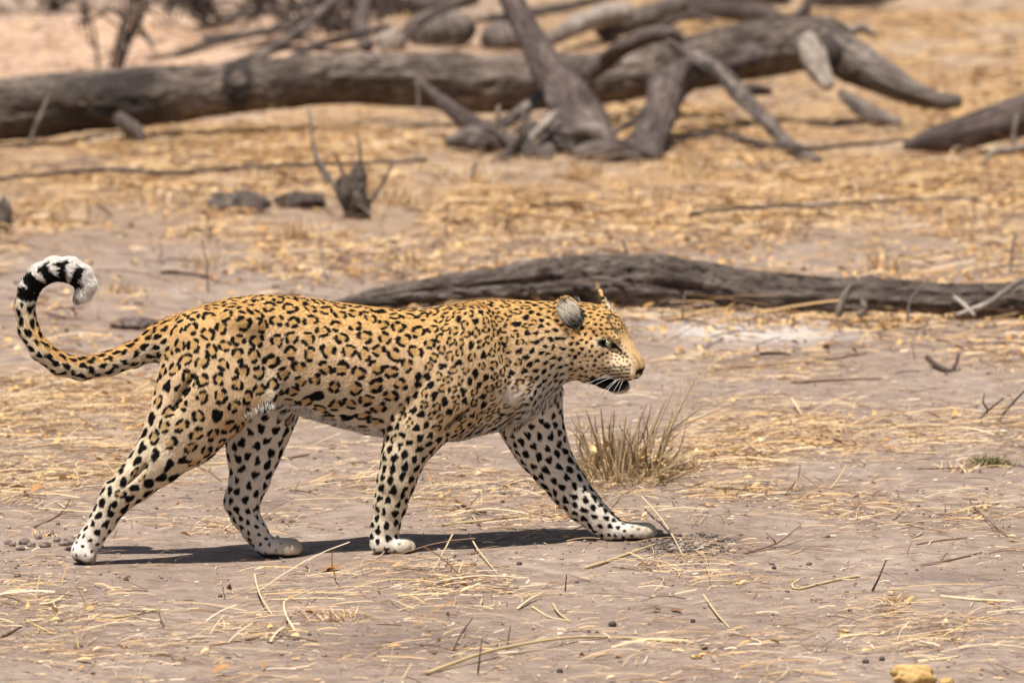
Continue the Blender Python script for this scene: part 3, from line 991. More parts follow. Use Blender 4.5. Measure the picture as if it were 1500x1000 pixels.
    nose = (g == 1) * smooth(.0125, .0105, np.hypot(np.hypot((hl[:, 0] - .1475), hl[:, 1] * .62), (hl[:, 2] + .0660) * 1.1))
    c = lerp(c, [.055, .030, .026], nose)
    nos = (g == 1) * smooth(.0085, .0065, np.hypot(np.hypot((hl[:, 0] - .1395) * .8, (al - .0120) * .8), (hl[:, 2] + .0665 - .5 * (hl[:, 0] - .1395))))
    c = lerp(c, BLK, nos)
    phil = (g == 1) * (hl[:, 0] > .118) * smooth(.0022, .001, al) * (hl[:, 2] < -.066) * (hl[:, 2] > -.09)
    c = lerp(c, BLK * 2, phil * .8)
    # ears: pale inside, dark base and back
    inside = np.zeros(N); earm = np.zeros(N); dk = np.zeros(N); back = np.zeros(N)
    for ec, ER, er in EARS:
        q = (Q - ec) @ ER.T
        near = (np.abs(q[:, 0]) < er[0] + .006) & (np.abs(q[:, 1]) < er[1] + .006) & (np.abs(q[:, 2]) < .028)
        rr = np.hypot(q[:, 0] / er[0], q[:, 1] / er[1])
        nn = Nq @ ER[2]
        ins = near & (nn > .15) & (rr < .80)
        inside = np.maximum(inside, ins * 1.0)
        dk = np.maximum(dk, ins * smooth(-.004, -.018, q[:, 0] + .45 * q[:, 1]))
        back = np.maximum(back, (near & (nn < -.1) & (q[:, 0] > -.02)) * 1.0)
        earm = np.maximum(earm, near * 1.0)
    c = lerp(c, [.10, .066, .042], inside)
    c = lerp(c, BLK * 1.3, dk * .95)
    c = lerp(c, [.035, .026, .02], back * .9)
    # soiled paws
    pw = smooth(1.02, 1.15, a) * np.isin(g, (2, 3, 4, 5))
    c = lerp(c, [.52, .42, .31], pw * .8)
    pad = np.isin(g, (2, 3, 4, 5)) * (a > .9) * smooth(-.45, -.75, Nq[:, 2])
    c = lerp(c, [.05, .04, .037], pad)
    return np.clip(c * (1 + nz[:, None] * .16), .004, .9), g, a, fl, hl, inside, (nose > .3) | (em * (e < 1.0) > .5)

LC, lg, la, lf, lh, lins, lbare = coat(LV, LN)

def mat_coat():
    t = NT('spotted_coat')
    c = t.attr('coat')
    t.color(c, 0.75)
    p = t.coord()
    t.bump(t.noise(420, t.mapping(p, (.5, 1, 1.4)), 2, .5), .25, .004)
    t.b.inputs['Specular IOR Level'].default_value = .08
    return t.m
def mat_fur():
    t = NT('fur_hair')
    t.color(t.attr('coat'), 0.8)
    t.b.inputs['Specular IOR Level'].default_value = .06
    return t.m
M['coat'], M['fur'] = mat_coat(), mat_fur()

leopard = empty('leopard', P(540, 808, ycl(-.34)))
tag(leopard, 'spotted leopard striding to the right with its white tipped tail curled up', 'leopard')
body = mesh_from('body', LV, LQ, M['coat'])
attr_col(body.data, 'coat', LC)
attach(body, leopard)

# ---- fur: short strands rooted over the whole skin, lying along the flow
def grow_fur(N, name):
    tri = np.concatenate([LQ[:, [0, 1, 2]], LQ[:, [0, 2, 3]]])
    A, B, C = LV[tri[:, 0]], LV[tri[:, 1]], LV[tri[:, 2]]
    ar = np.linalg.norm(np.cross(B - A, C - A), axis=1)
    hd = (lg[tri[:, 0]] == 1)
    pr = ar * np.where(hd, 1.7, 1.0); pr /= pr.sum()
    ti = rng.choice(len(tri), N, p=pr)
    r1, r2 = rng.random(N), rng.random(N)
    s = np.sqrt(r1)
    wts = np.stack([1 - s, s * (1 - r2), s * r2], 1)
    Q = np.einsum('ij,ijk->ik', wts, LV[tri[ti]])
    Nq = np.einsum('ij,ijk->ik', wts, LN[tri[ti]]); Nq /= np.linalg.norm(Nq, axis=1)[:, None] + 1e-9
    col, g, a, fl, hl, ins, bare = coat(Q, Nq)
    fl = fl - Nq * np.einsum('ij,ij->i', fl, Nq)[:, None]
    fl /= np.linalg.norm(fl, axis=1)[:, None] + 1e-9
    fl = fl + rng.normal(0, .09, fl.shape)
    L = np.full(N, .0058)
    T = g == 0
    L = np.where(T, .0058 + .009 * smooth(.14, .0, a), L)
    px = Q[:, 0] / PX + 750
    L = np.where(T & (px > 740), L + .003 * smooth(.35, .1, a), L)
    L = np.where(g == 1, .0042 + .0022 * smooth(.05, -.02, hl[:, 0]), L)
    L = np.where((g == 1) & (hl[:, 2] < -.104), .009, L)
    L = np.where((g == 1) & (hl[:, 0] > .085) & (hl[:, 2] > -.09), .0024, L)
    for gi in (2, 3, 4, 5):
        L = np.where(g == gi, .0060 - .0018 * smooth(.5, 1.0, a), L)
    pawm = np.isin(g, (2, 3, 4, 5)) & (a > .98)
    L = np.where(pawm, .0032, L)
    L = np.where(g == 6, .0070 + .0035 * smooth(.5, .8, a), L)
    # long white fringe of the flank fold and elbow
    fpl = np.array([PO(a_, b_, -.09)[[0, 2]] for a_, b_ in ((362, 606), (376, 597), (394, 590), (415, 592), (440, 601), (470, 614), (520, 627), (560, 636))])
    dd = np.full(N, 9.0)
    for p_, q_ in zip(fpl[:-1], fpl[1:]):
        e_ = q_ - p_; w_ = Q[:, [0, 2]] - p_
        t_ = np.clip(w_ @ e_ / (e_ @ e_), 0, 1)
        dd = np.minimum(dd, np.linalg.norm(w_ - t_[:, None] * e_, axis=1))
    fr = (T | (g == 2)) & (dd < .010 * rng.uniform(-.4, 1.2, N) * (1 - .5 * smooth(430, 520, px))) & (Q[:, 1] < ycl(Q[:, 0]) - .02)
    L = np.where(fr, .015, L)
    fl = np.where(fr[:, None], fl * .35 + np.array([.05, -.15, -1.0]) + rng.normal(0, .22, fl.shape), fl)
    col = np.where(fr[:, None], col * .25 + WHT * .78, col)
    L = np.where(ins > .5, .019, L)
    L *= rng.uniform(.8, 1.15, N)
    lift = np.where(ins > .5, 1.3, np.where(g == 6, .45, .30)) + rng.normal(0, .06, N)
    keep = ~bare & (ins < .5)
    Q, Nq, col, fl, L, lift, ins, g = Q[keep], Nq[keep], col[keep], fl[keep], L[keep], lift[keep], ins[keep], g[keep]
    dkc = smooth(.03, .25, col.mean(1))[:, None]
    col = np.where((ins > .5)[:, None], col * (1 - .85 * dkc) + np.array([.90, .87, .82]) * .85 * dkc, col)
    col = np.clip(col * rng.uniform(.82, 1.16, (len(Q), 1)), .004, .9)
    # white tufts that grow from the front edge of each ear across its hollow
    for ec, ER, er in EARS:
        k = 460
        fr = np.sign(ER[1] @ HF)
        e1, e2 = rng.uniform(-.046, .022, k), fr * rng.uniform(-.020, .032, k)
        root = ec + e1[:, None] * ER[0] + e2[:, None] * ER[1] + (.004 - .35 * np.abs(e1))[:, None] * 0 * ER[2] - .002 * ER[2]
        root = np.array([kdv.find(p)[0] for p in root])
        dr = ER[0] * (.75 + .3 * rng.normal(0, 1, (k, 1))) - fr * ER[1] * (.6 + .25 * rng.normal(0, 1, (k, 1))) + ER[2] * .12
        dr /= np.linalg.norm(dr, axis=1)[:, None]
        sh = np.clip((e1 + .034 + rng.normal(0, .006, k)) / .020, .05, 1)
        Q = np.concatenate([Q, root]); Nq = np.concatenate([Nq, np.repeat(ER[2][None], k, 0)])
        fl = np.concatenate([fl, dr]); L = np.concatenate([L, rng.uniform(.016, .032, k)]); lift = np.concatenate([lift, np.full(k, .12)])
        ins = np.concatenate([ins, np.ones(k)])
        col = np.concatenate([col, np.clip(np.array([.95, .86, .74]) * (sh * rng.uniform(.8, 1.05, k))[:, None], .01, .9)])
    n = len(Q)
    d1 = fl * 1.0 + Nq * (lift[:, None] + .25)
    d2 = fl * 1.0 + Nq * (lift[:, None] - .05) + np.array([0, 0, -.10])
    d1 /= np.linalg.norm(d1, axis=1)[:, None]; d2 /= np.linalg.norm(d2, axis=1)[:, None]
    p0 = Q - Nq * .0006
    p1 = p0 + d1 * (L * .5)[:, None]
    p2 = p1 + d2 * (L * .5)[:, None]
    pts = np.stack([p0, p1, p2], 1).reshape(-1, 3).astype(np.float32)
    hc_ = bpy.data.hair_curves.new(name)
    hc_.add_curves([3] * n)
    hc_.position_data.foreach_set('vector', pts.ravel())
    rad = np.tile(np.array([.00036, .00030, .00008], np.float32), n)
    ra = hc_.attributes.new('radius', 'FLOAT', 'POINT'); ra.data.foreach_set('value', rad)
    ca = hc_.attributes.new('coat', 'FLOAT_COLOR', 'CURVE')
    c4 = np.ones((n, 4), np.float32); c4[:, :3] = col
    ca.data.foreach_set('color', c4.ravel())
    hc_.materials.append(M['fur'])
    o = bpy.data.objects.new(name, hc_)
    COL.objects.link(o)
    attach(o, leopard)
    tag(o, kind='stuff')
    return o
fur = grow_fur(260000, 'fur')

# ---- eyes and whiskers
def mat_plain(name, c, rough, spec=.5):
    t = NT(name); t.color(c, rough); t.b.inputs['Specular IOR Level'].default_value = spec
    return t.m
def mat_eye():
    t = NT('leopard_eye')
    p = t.n('ShaderNodeTexCoord').outputs['Object']
    ln = t.n('ShaderNodeVectorMath', operation='LENGTH')
    sx = t.n('ShaderNodeSeparateXYZ'); t.l(p, sx.inputs[0])
    r = t.math('SQRT', t.math('ADD', t.math('MULTIPLY', sx.outputs[0], sx.outputs[0]), t.math('MULTIPLY', sx.outputs[1], sx.outputs[1])))
    c = t.ramp(t.math('MULTIPLY', r, 70.0), [(0.0, (.004, .004, .004)), (.15, (.004, .004, .004)), (.19, (.20, .19, .09)), (.44, (.27, .27, .16)), (.60, (.16, .15, .09)), (.68, (.008, .007, .006))])
    t.color(c, .12)
    t.b.inputs['Specular IOR Level'].default_value = .5
    t.b.inputs['Coat Weight'].default_value = .6
    return t.m
M['eye'] = mat_eye()
M['whisker'] = mat_plain('white_whisker', (.85, .83, .80), .4)
for s in (1, -1):
    bm = bmesh.new()
    bmesh.ops.create_uvsphere(bm, u_segments=24, v_segments=16, radius=.0112)
    me = bpy.data.meshes.new('eye'); bm.to_mesh(me); bm.free()
    me.polygons.foreach_set('use_smooth', np.ones(len(me.polygons), bool))
    me.materials.append(M['eye'])
    o = bpy.data.objects.new('eye', me); COL.objects.link(o)
    look = Vector(HF * .86 + HN * s * .50 - HU * .02)
    attach(o, leopard)
    o.matrix_basis = Matrix.Translation(Vector(H(.0710, .0395 * s, .0015))) @ look.to_track_quat('Z', 'Y').to_matrix().to_4x4()
def whisk(p, d1, L, droop, r=.00055):
    d1 = np.asarray(d1, float); d1 /= np.linalg.norm(d1)
    pts = [[*(p + d1 * L * f + np.array([0, 0, -1]) * droop * f * f), r * (1 - .75 * f)] for f in (0, .25, .5, .75, 1)]
    tube('whisker', pts, M['whisker'], leopard, n=12, m=5)
for a, c, da, dl, dc, L, dr in ((.100, -.072, -.95, .40, -.12, .085, .018), (.096, -.074, -.9, .45, -.25, .080, .02), (.103, -.077, -.75, .40, -.55, .062, .012),
                                (.098, -.079, -.6, .40, -.75, .050, .006), (.106, -.081, -.45, .40, -.85, .046, .004), (.111, -.082, -.25, .40, -.9, .040, .002),
                                (.104, -.068, -.95, .38, .02, .070, .025), (.108, -.076, -.6, .45, -.5, .055, .01)):
    for s in (1, -1):
        p = H(a, .036 * s, c)
        whisk(p, HF * da + HN * dl * s + HU * dc, L * rng.uniform(.9, 1.1), dr)
whisk(H(.082, -.036, .036), HF * .75 + HU * .35 - HN * .5, .055, .02, .0004)
whisk(H(.078, .038, .036), HF * .2 + HU * .9 + HN * .4, .03, .008, .0004)


# ------------------------------------------------------------------ fallen trees, logs, branches behind the leopard
def world_rows(rows):
    return pix(rows)

# the long fallen tree across the back, its roots on the right
tree = empty('fallen_tree', P(600, 160, 13.6))
tag(tree, 'long grey barkless fallen tree lying across the whole background with its root end at right', 'fallen tree')
rows = [(-420, 195, 50, 11.9), (-200, 178, 49, 12.3), (-60, 166, 47, 12.6), (0, 161, 46, 12.7), (100, 151, 44, 12.9), (200, 143, 44, 13.0), (300, 133, 39, 13.2), (400, 123, 37, 13.4), (500, 115, 37, 13.6),
        (600, 117, 40, 13.8), (700, 121, 43, 13.9), (800, 119, 41, 14.0), (870, 116, 37, 14.1), (950, 103, 38, 14.2),
        (1030, 88, 42, 14.2), (1100, 74, 43, 14.2), (1165, 62, 41, 14.2), (1215, 60, 34, 14.2), (1243, 70, 20, 14.2)]
def scorch(V, wd):
    p0, p1 = P(60, 150, 12.9)[0], P(245, 140, 13.1)[0]
    k = smooth(p0 - .2, p0 + .3, V[:, 0]) * smooth(p1 + .1, p1 - .15, V[:, 0])
    n = fbm(wd[:, 0] * 9, wd[:, 1] * 2.5, 4, 81)
    zmid = np.interp(V[:, 0], [P(a, b, y)[0] for a, b, r, y in rows], [P(a, b, y)[2] for a, b, r, y in rows])
    k = k * smooth(.40, .60, n + .25 * smooth(.12, -.1, V[:, 2] - zmid) - .06)
    for px, py, r in ((347, 120, .085),):
        g = P(px, py, 13.1)
        d = np.hypot(V[:, 0] - g[0], (V[:, 2] - g[2]) * .55)
        k = np.maximum(k, smooth(r, r * .7, d) * smooth(r * .28, r * .5, np.hypot(V[:, 0] - g[0], V[:, 2] - g[2] - .01)))
    return .85 * k
tube('trunk', world_rows(rows), M['trunk_wood'], tree, n=520, m=84, ridge=.06, lump=.08, kr=18, seed=3, ridge_len=.8, crumble=.07, scorch=scorch)
for nm, rr, mt, kw in (
    ('root', [(1200, 62, 30, 14.15), (1240, 88, 31, 14.1), (1285, 112, 27, 14.0), (1330, 133, 20, 13.9), (1370, 146, 15, 13.9), (1408, 148, 10, 13.9)], 'grey_wood', dict(ridge=.17, lump=.20, crumble=.10)),
    ('root', [(1178, 55, 15, 13.95), (1192, 80, 19, 13.9), (1203, 104, 15, 13.85), (1216, 127, 9, 13.8)], 'pale_wood', dict(ridge=.30, lump=.30, crumble=.14)),
    ('root', [(1205, 60, 15, 13.95), (1222, 78, 13, 13.9), (1222, 100, 6, 13.9)], 'brown_wood', dict(ridge=.1, lump=.2)),
    ('root', [(1232, 135, 6, 13.7), (1252, 152, 11, 13.6), (1280, 168, 13, 13.5), (1318, 180, 5, 13.4)], 'grey_wood', dict(ridge=.12, lump=.25)),
    ('root', [(1225, 55, 12, 14.3), (1245, 45, 10, 14.4), (1262, 42, 8, 14.5), (1282, 50, 4, 14.5)], 'pale_wood', dict(ridge=.08, lump=.15)),
    ('root', [(1100, 80, 22, 13.95), (1060, 92, 22, 13.7), (1020, 102, 24, 13.4), (985, 122, 28, 13.1), (965, 155, 27, 12.7), (955, 195, 24, 12.2), (944, 238, 20, 11.7)], 'brown_wood', dict(ridge=.22, lump=.22, crumble=.12)),
    ('branch', [(858, 112, 13, 13.7), (885, 88, 14, 13.7), (915, 66, 14, 13.6), (950, 52, 13, 13.6), (985, 50, 11, 13.6), (1000, 62, 7, 13.6)], 'brown_wood', dict(ridge=.18, lump=.22, crumble=.10)),
    ('branch', [(980, 62, 6, 13.5), (1010, 80, 9, 13.3), (1052, 104, 11, 13.0), (1080, 135, 13, 12.7), (1110, 166, 11, 12.4), (1140, 196, 11, 12.1), (1170, 222, 12, 11.8), (1200, 236, 6, 11.65)], 'grey_wood', dict(ridge=.18, lump=.24, crumble=.10)),
    ('branch', [(1078, 138, 9, 12.7), (1100, 132, 10, 12.75), (1130, 134, 4, 12.8)], 'brown_wood', dict(ridge=.1, lump=.25)),
    ('branch', [(1160, 28, 6, 14.2), (1180, 12, 8, 14.2), (1184, -8, 5, 14.2)], 'brown_wood', dict(ridge=.1, lump=.25)),
    ('branch_stub', [(175, 175, 12, 12.8), (200, 192, 10, 12.7), (208, 205, 4, 12.65)], 'brown_wood', dict(ridge=.1, lump=.2)),
):
    tube(nm, world_rows(rr), M[mt], tree, n=60, m=28, kr=9, seed=int(rr[0][0]) % 97, ridge_len=2.5, **kw)

def stick(name, rows, mat, label, cat, group=None, n=40, m=16, ridge=.12, lump=.2, rnd=None, crumble=0.0):
    pts = world_rows(rows)
    o = tube(name, pts - np.array([*pts[0, :3], 0]), M[mat], None, n=n, m=m, ridge=ridge, lump=lump, kr=8, seed=int(abs(rows[0][0]) * 7 + rows[0][1]) % 89, ridge_len=3, rnd=rnd, crumble=crumble)
    o.location = pts[0, :3]
    tag(o, label, cat, group)
    return o
stick('branch', [(715, -60, 15, 13.4), (742, -12, 17, 13.2), (770, 40, 20, 13.0), (800, 92, 26, 12.8), (832, 142, 33, 12.6), (856, 182, 38, 12.4), (872, 214, 34, 12.2)], 'brown_wood',
      'thick brown dead limb slanting up past the fallen trunk to the top edge', 'dead branch', n=160, m=48, ridge=.13, lump=.12, crumble=.06)
stick('branch', [(608, 112, 5, 13.0), (640, 142, 9, 12.8), (690, 182, 13, 12.5), (740, 210, 15, 12.2), (780, 226, 16, 12.0), (802, 238, 12, 11.9)], 'brown_wood',
      'pointed bare branch propped against the near side of the fallen trunk', 'dead branch', n=70, m=24)
D = [
 ('branch', [(690, 212, 8, 12.3), (750, 172, 9, 12.8), (800, 140, 10, 13.2), (830, 128, 7, 13.3)], 'grey_wood', 'short grey branch crossing behind the thick slanting limb', 'dead branch'),
 ('root_piece', [(788, 252, 12, 12.0), (812, 205, 16, 12.3), (835, 165, 14, 12.5)], 'brown_wood', 'dark upright root piece at the foot of the slanting limb', 'root'),
 ('stick', [(760, 160, 5, 12.9), (790, 195, 7, 12.5), (830, 215, 7, 12.1), (880, 222, 6, 11.9)], 'brown_wood', 'thin dark stick leaning down through the branch heap', 'stick'),
 ('stick', [(800, 190, 5, 12.2), (860, 200, 8, 12.0), (920, 214, 8, 11.8), (965, 232, 5, 11.6)], 'brown_wood', 'crooked brown stick lying from slanting limb to arched root', 'stick'),
 ('stick', [(775, 205, 6, 12.1), (800, 180, 7, 12.2), (815, 165, 5, 12.3)], 'pale_wood', 'short pale stick poking up from the branch heap', 'stick'),
 ('log_piece', [(655, 210, 10, 12.4), (690, 202, 16, 12.4), (730, 208, 15, 12.3), (760, 215, 8, 12.2)], 'grey_wood', 'grey chunk of wood under the propped branch', 'wood chunk'),
 ('log_piece', [(840, 226, 10, 11.9), (880, 220, 17, 11.9), (925, 226, 15, 11.8), (955, 238, 7, 11.7)], 'brown_wood', 'dark broken chunk of wood beside the arched root', 'wood chunk'),
 ('stick', [(720, 240, 4, 11.8), (745, 222, 6, 11.9), (770, 190, 5, 12.1)], 'brown_wood', 'thin dark stick standing against the propped branch', 'stick'),
 ('log_piece', [(840, 190, 8, 12.0), (870, 192, 15, 11.95), (895, 205, 12, 11.9), (902, 222, 6, 11.85)], 'grey_wood', 'knobbly grey wood knot below the slanting limb', 'wood chunk'),
]
r5 = np.random.default_rng(55)
for k in range(22):
    x0, y0 = r5.uniform(690, 960), r5.uniform(195, 240)
    a, ln = r5.uniform(-.9, .9) + (math.pi if r5.random() < .4 else 0), r5.uniform(35, 95)
    x1, y1 = x0 + ln * math.cos(a), y0 - abs(ln * math.sin(a)) * .8 - 4
    d0 = r5.uniform(11.9, 12.4); rr_ = r5.uniform(2, 5)
    D.append(('stick', [(x0, y0, rr_, d0), ((x0 + x1) / 2 + r5.normal(0, 5), (y0 + y1) / 2 + r5.normal(0, 6), rr_ * .9, d0 + .15), (x1, y1, rr_ * .5, d0 + .3)], ('brown_wood', 'grey_wood', 'pale_wood')[int(r5.choice(3, p=(.55, .3, .15)))], 'thin dead stick tangled in the branch heap', 'stick'))
for nm, rr, mt, lb, ct in D:
    stick(nm, rr, mt, lb, ct, 'broken branches heaped by the fallen tree')
stick('log', [(1325, 216, 5, 12.0), (1350, 208, 14, 12.05), (1390, 200, 22, 12.15), (1430, 189, 25, 12.2), (1480, 174, 28, 12.3), (1540, 158, 30, 12.5), (1640, 140, 30, 12.8)], 'brown_wood',
      'tapering dark log jutting in from the right edge', 'log', n=110, m=40, ridge=.08, lump=.07)
stick('branch', [(1440, 238, 3, 11.3), (1458, 222, 6, 11.4), (1490, 218, 6, 11.4), (1530, 205, 5, 11.4)], 'pale_wood', 'pale forked branch lying before the dark log at right edge', 'dead branch')
# dark strips standing in for shadow lines on the straw, then a thin branch
stick('branch', [(-60, 268, 3, 9.0), (60, 256, 2.5, 9.5), (150, 249, 3.5, 9.72), (250, 253, 3, 9.6), (330, 247, 3, 9.8), (420, 242, 3, 9.95), (520, 239, 2.5, 10.05), (625, 234, 3, 10.2)], 'brown_wood',  # not a branch: dark strip standing in for a shadow band
      'long thin dark strip standing in for a shadow band in front of the fallen trunk', 'dead branch', n=90, m=10, lump=.5)  # shadow band on the straw built as a dark solid strip
stick('branch', [(985, 205, 2, 11.2), (1060, 196, 4, 11.6), (1110, 208, 4, 11.2), (1180, 218, 4, 10.9), (1250, 212, 3, 11.1), (1330, 205, 2, 11.3)], 'brown_wood',  # not a branch: dark strip standing in for a branch shadow
      'thin dark strip standing in for a branch shadow under the right root end', 'dead branch', n=70, m=10, lump=.5)  # cast shadow of a thin branch built as a dark solid strip
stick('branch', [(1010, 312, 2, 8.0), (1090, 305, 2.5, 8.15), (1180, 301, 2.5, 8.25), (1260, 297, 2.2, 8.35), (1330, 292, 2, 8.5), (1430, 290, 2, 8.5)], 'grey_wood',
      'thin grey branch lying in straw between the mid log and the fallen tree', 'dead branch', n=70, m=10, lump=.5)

# crumbling log right behind the leopard
rows = [(490, 448, 6, 5.3), (540, 438, 13, 5.35), (600, 430, 20, 5.4), (660, 424, 24, 5.45), (720, 420, 28, 5.5), (790, 416, 36, 5.55), (860, 413, 40, 5.55), (930, 414, 41, 5.55),
        (1000, 418, 39, 5.5), (1070, 427, 35, 5.45), (1140, 432, 31, 5.4), (1220, 436, 30, 5.35), (1310, 439, 28, 5.35), (1400, 443, 26, 5.3), (1500, 440, 27, 5.3), (1600, 437, 25, 5.3), (1750, 440, 18, 5.3)]
pts = world_rows(rows); org = pts[8, :3].copy()
lg_ = empty('rotten_log', org)
tag(lg_, 'dark crumbling rotten log half sunk in the sand directly behind the leopard', 'log')
tube('log_body', pts, M['rough_log'], lg_, n=760, m=90, ridge=.15, lump=.16, kr=24, seed=14, ridge_len=1.8, crumble=.13)
for rr in ([(1228, 465, 5, 5.0), (1232, 448, 6, 5.0), (1238, 432, 5, 5.0), (1247, 418, 3, 5.0)], [(1258, 462, 6, 5.02), (1268, 452, 5, 5.0), (1262, 440, 3, 5.0)]):
    stick('stub', rr, 'pale_wood', None, None, n=20, m=10)
b = [o for o in COL.objects if o.name.startswith('stub')]
for i, o in enumerate(b):
    tag(o, ['short pale broken stem standing in front of the rotten log', 'stubby yellowish stem end beside the pale broken stem at the rotten log'][i], 'stem')
stick('branch', [(1400, 462, 3, 4.9), (1440, 448, 5, 4.95), (1470, 428, 4, 5.0), (1505, 405, 4, 5.05)], 'straw_wood' if 'straw_wood' in M else 'pale_wood', 'bent yellowish stalk leaning on the rotten log at right edge', 'stalk', n=24, m=8)
stick('branch', [(1428, 462, 3, 4.9), (1412, 446, 4, 4.95), (1398, 435, 3, 5.0)], 'pale_wood', 'short pale stalk crossing in front of the rotten log near right edge', 'stalk', n=20, m=8)

# charred little stump with twigs
st = empty('stump', G(520, 320))
tag(st, 'small charred tree stump with thin upright twigs in the straw', 'stump')
g = G(520, 320)[1]
tube('stump_body', pix([(522, 326, 19, g), (520, 305, 22, g), (514, 285, 22, g), (508, 270, 15, g), (504, 258, 9, g)]), M['rough_log'], st, n=60, m=36, ridge=.35, lump=.4, crumble=.25, kr=8, seed=4, ridge_len=6)
tube('prong', pix([(522, 290, 14, g), (526, 270, 13, g), (524, 252, 10, g), (529, 243, 6, g)]), M['rough_log'], st, n=40, m=28, ridge=.35, lump=.4, crumble=.25, kr=8, seed=5, ridge_len=6)
for k, rr in enumerate(([(500, 290, 4, g), (484, 262, 3.5, g), (470, 240, 3.5, g), (462, 225, 2.5, g)], [(527, 250, 3, g), (528, 225, 2.5, g), (523, 195, 1.5, g)], [(540, 300, 3, g), (560, 270, 2.5, g), (575, 240, 1.5, g)],
                        [(505, 265, 2.5, g), (498, 240, 2, g), (488, 222, 1.2, g)])):
    tube('twig', pix(rr), M['pale_wood' if k == 0 else 'brown_wood'], st, n=20, m=7, lump=.2, seed=k)
def clump(name, px, py, rx, ry, mat, label, cat, group=None, seed=0, amp=.3):
    """Irregular low lump of wood, stone or soil resting on the ground."""
    c = G(px, py); s = pxm(c[1])
    bm = bmesh.new(); bmesh.ops.create_icosphere(bm, subdivisions=4, radius=1)
    V = np.array([v.co[:] for v in bm.verts]); Fc = np.array([[v.index for v in f.verts] for f in bm.faces]); bm.free()
    n = fbm(V[:, 0] * 1.6 + seed, V[:, 1] * 1.6 + V[:, 2] * 1.3 + seed * 2, 4, seed) - .5
    n2 = fbm(V[:, 0] * 5 + seed, V[:, 2] * 5 + V[:, 1] * 3, 3, seed + 9) - .5
    V = V * (1 + amp * 2 * n + amp * .7 * n2)[:, None] * np.array([rx * s, rx * s * .7, ry * s * 1.1])
    V[:, 2] += ry * s * .75
    o = mesh_from(name, V, Fc, M[mat])
    attr_v(o.data, 'wood', np.stack([V[:, 0] + seed, V[:, 2] * 2, V[:, 1]], 1)); attr_f(o.data, 'scorch', np.zeros(len(V)))
    attr_f(o.data, 'rnd', .5 + n * 1.0)
    o.location = c
    tag(o, label, cat, group)
    return o
clump('log_piece', 350, 310, 46, 16, 'rough_log', 'low dark rotten log chunk left of the charred stump', 'log chunk', seed=2)
clump('log_piece', 440, 302, 38, 11, 'rough_log', 'flat dark rotten log chunk touching the charred stump', 'log chunk', seed=5)
clump('log_piece', 205, 480, 42, 8, 'brown_wood', 'low brown piece of bark lying behind the base of the tail', 'bark', seed=8)
clump('stump', 5, 340, 14, 28, 'rough_log', 'dark little stump cut by the left edge', 'stump', seed=11)
clump('boulder', 645, 68, 52, 30, 'pale_boulder' if 'pale_boulder' in M else 'grey_wood', 'big rounded grey lump of wood behind the fallen trunk', 'log chunk', seed=15, amp=.12)
clump('boulder', 738, 72, 34, 22, 'grey_wood', 'smaller dark grey lump beside the slanting limb', 'log chunk', seed=19, amp=.14)
clump('termite_mound', 573, 76, 22, 17, 'tan_soil' if 'tan_soil' in M else 'pale_wood', 'small tan earth lump behind the fallen trunk', 'earth lump', seed=22, amp=.14)

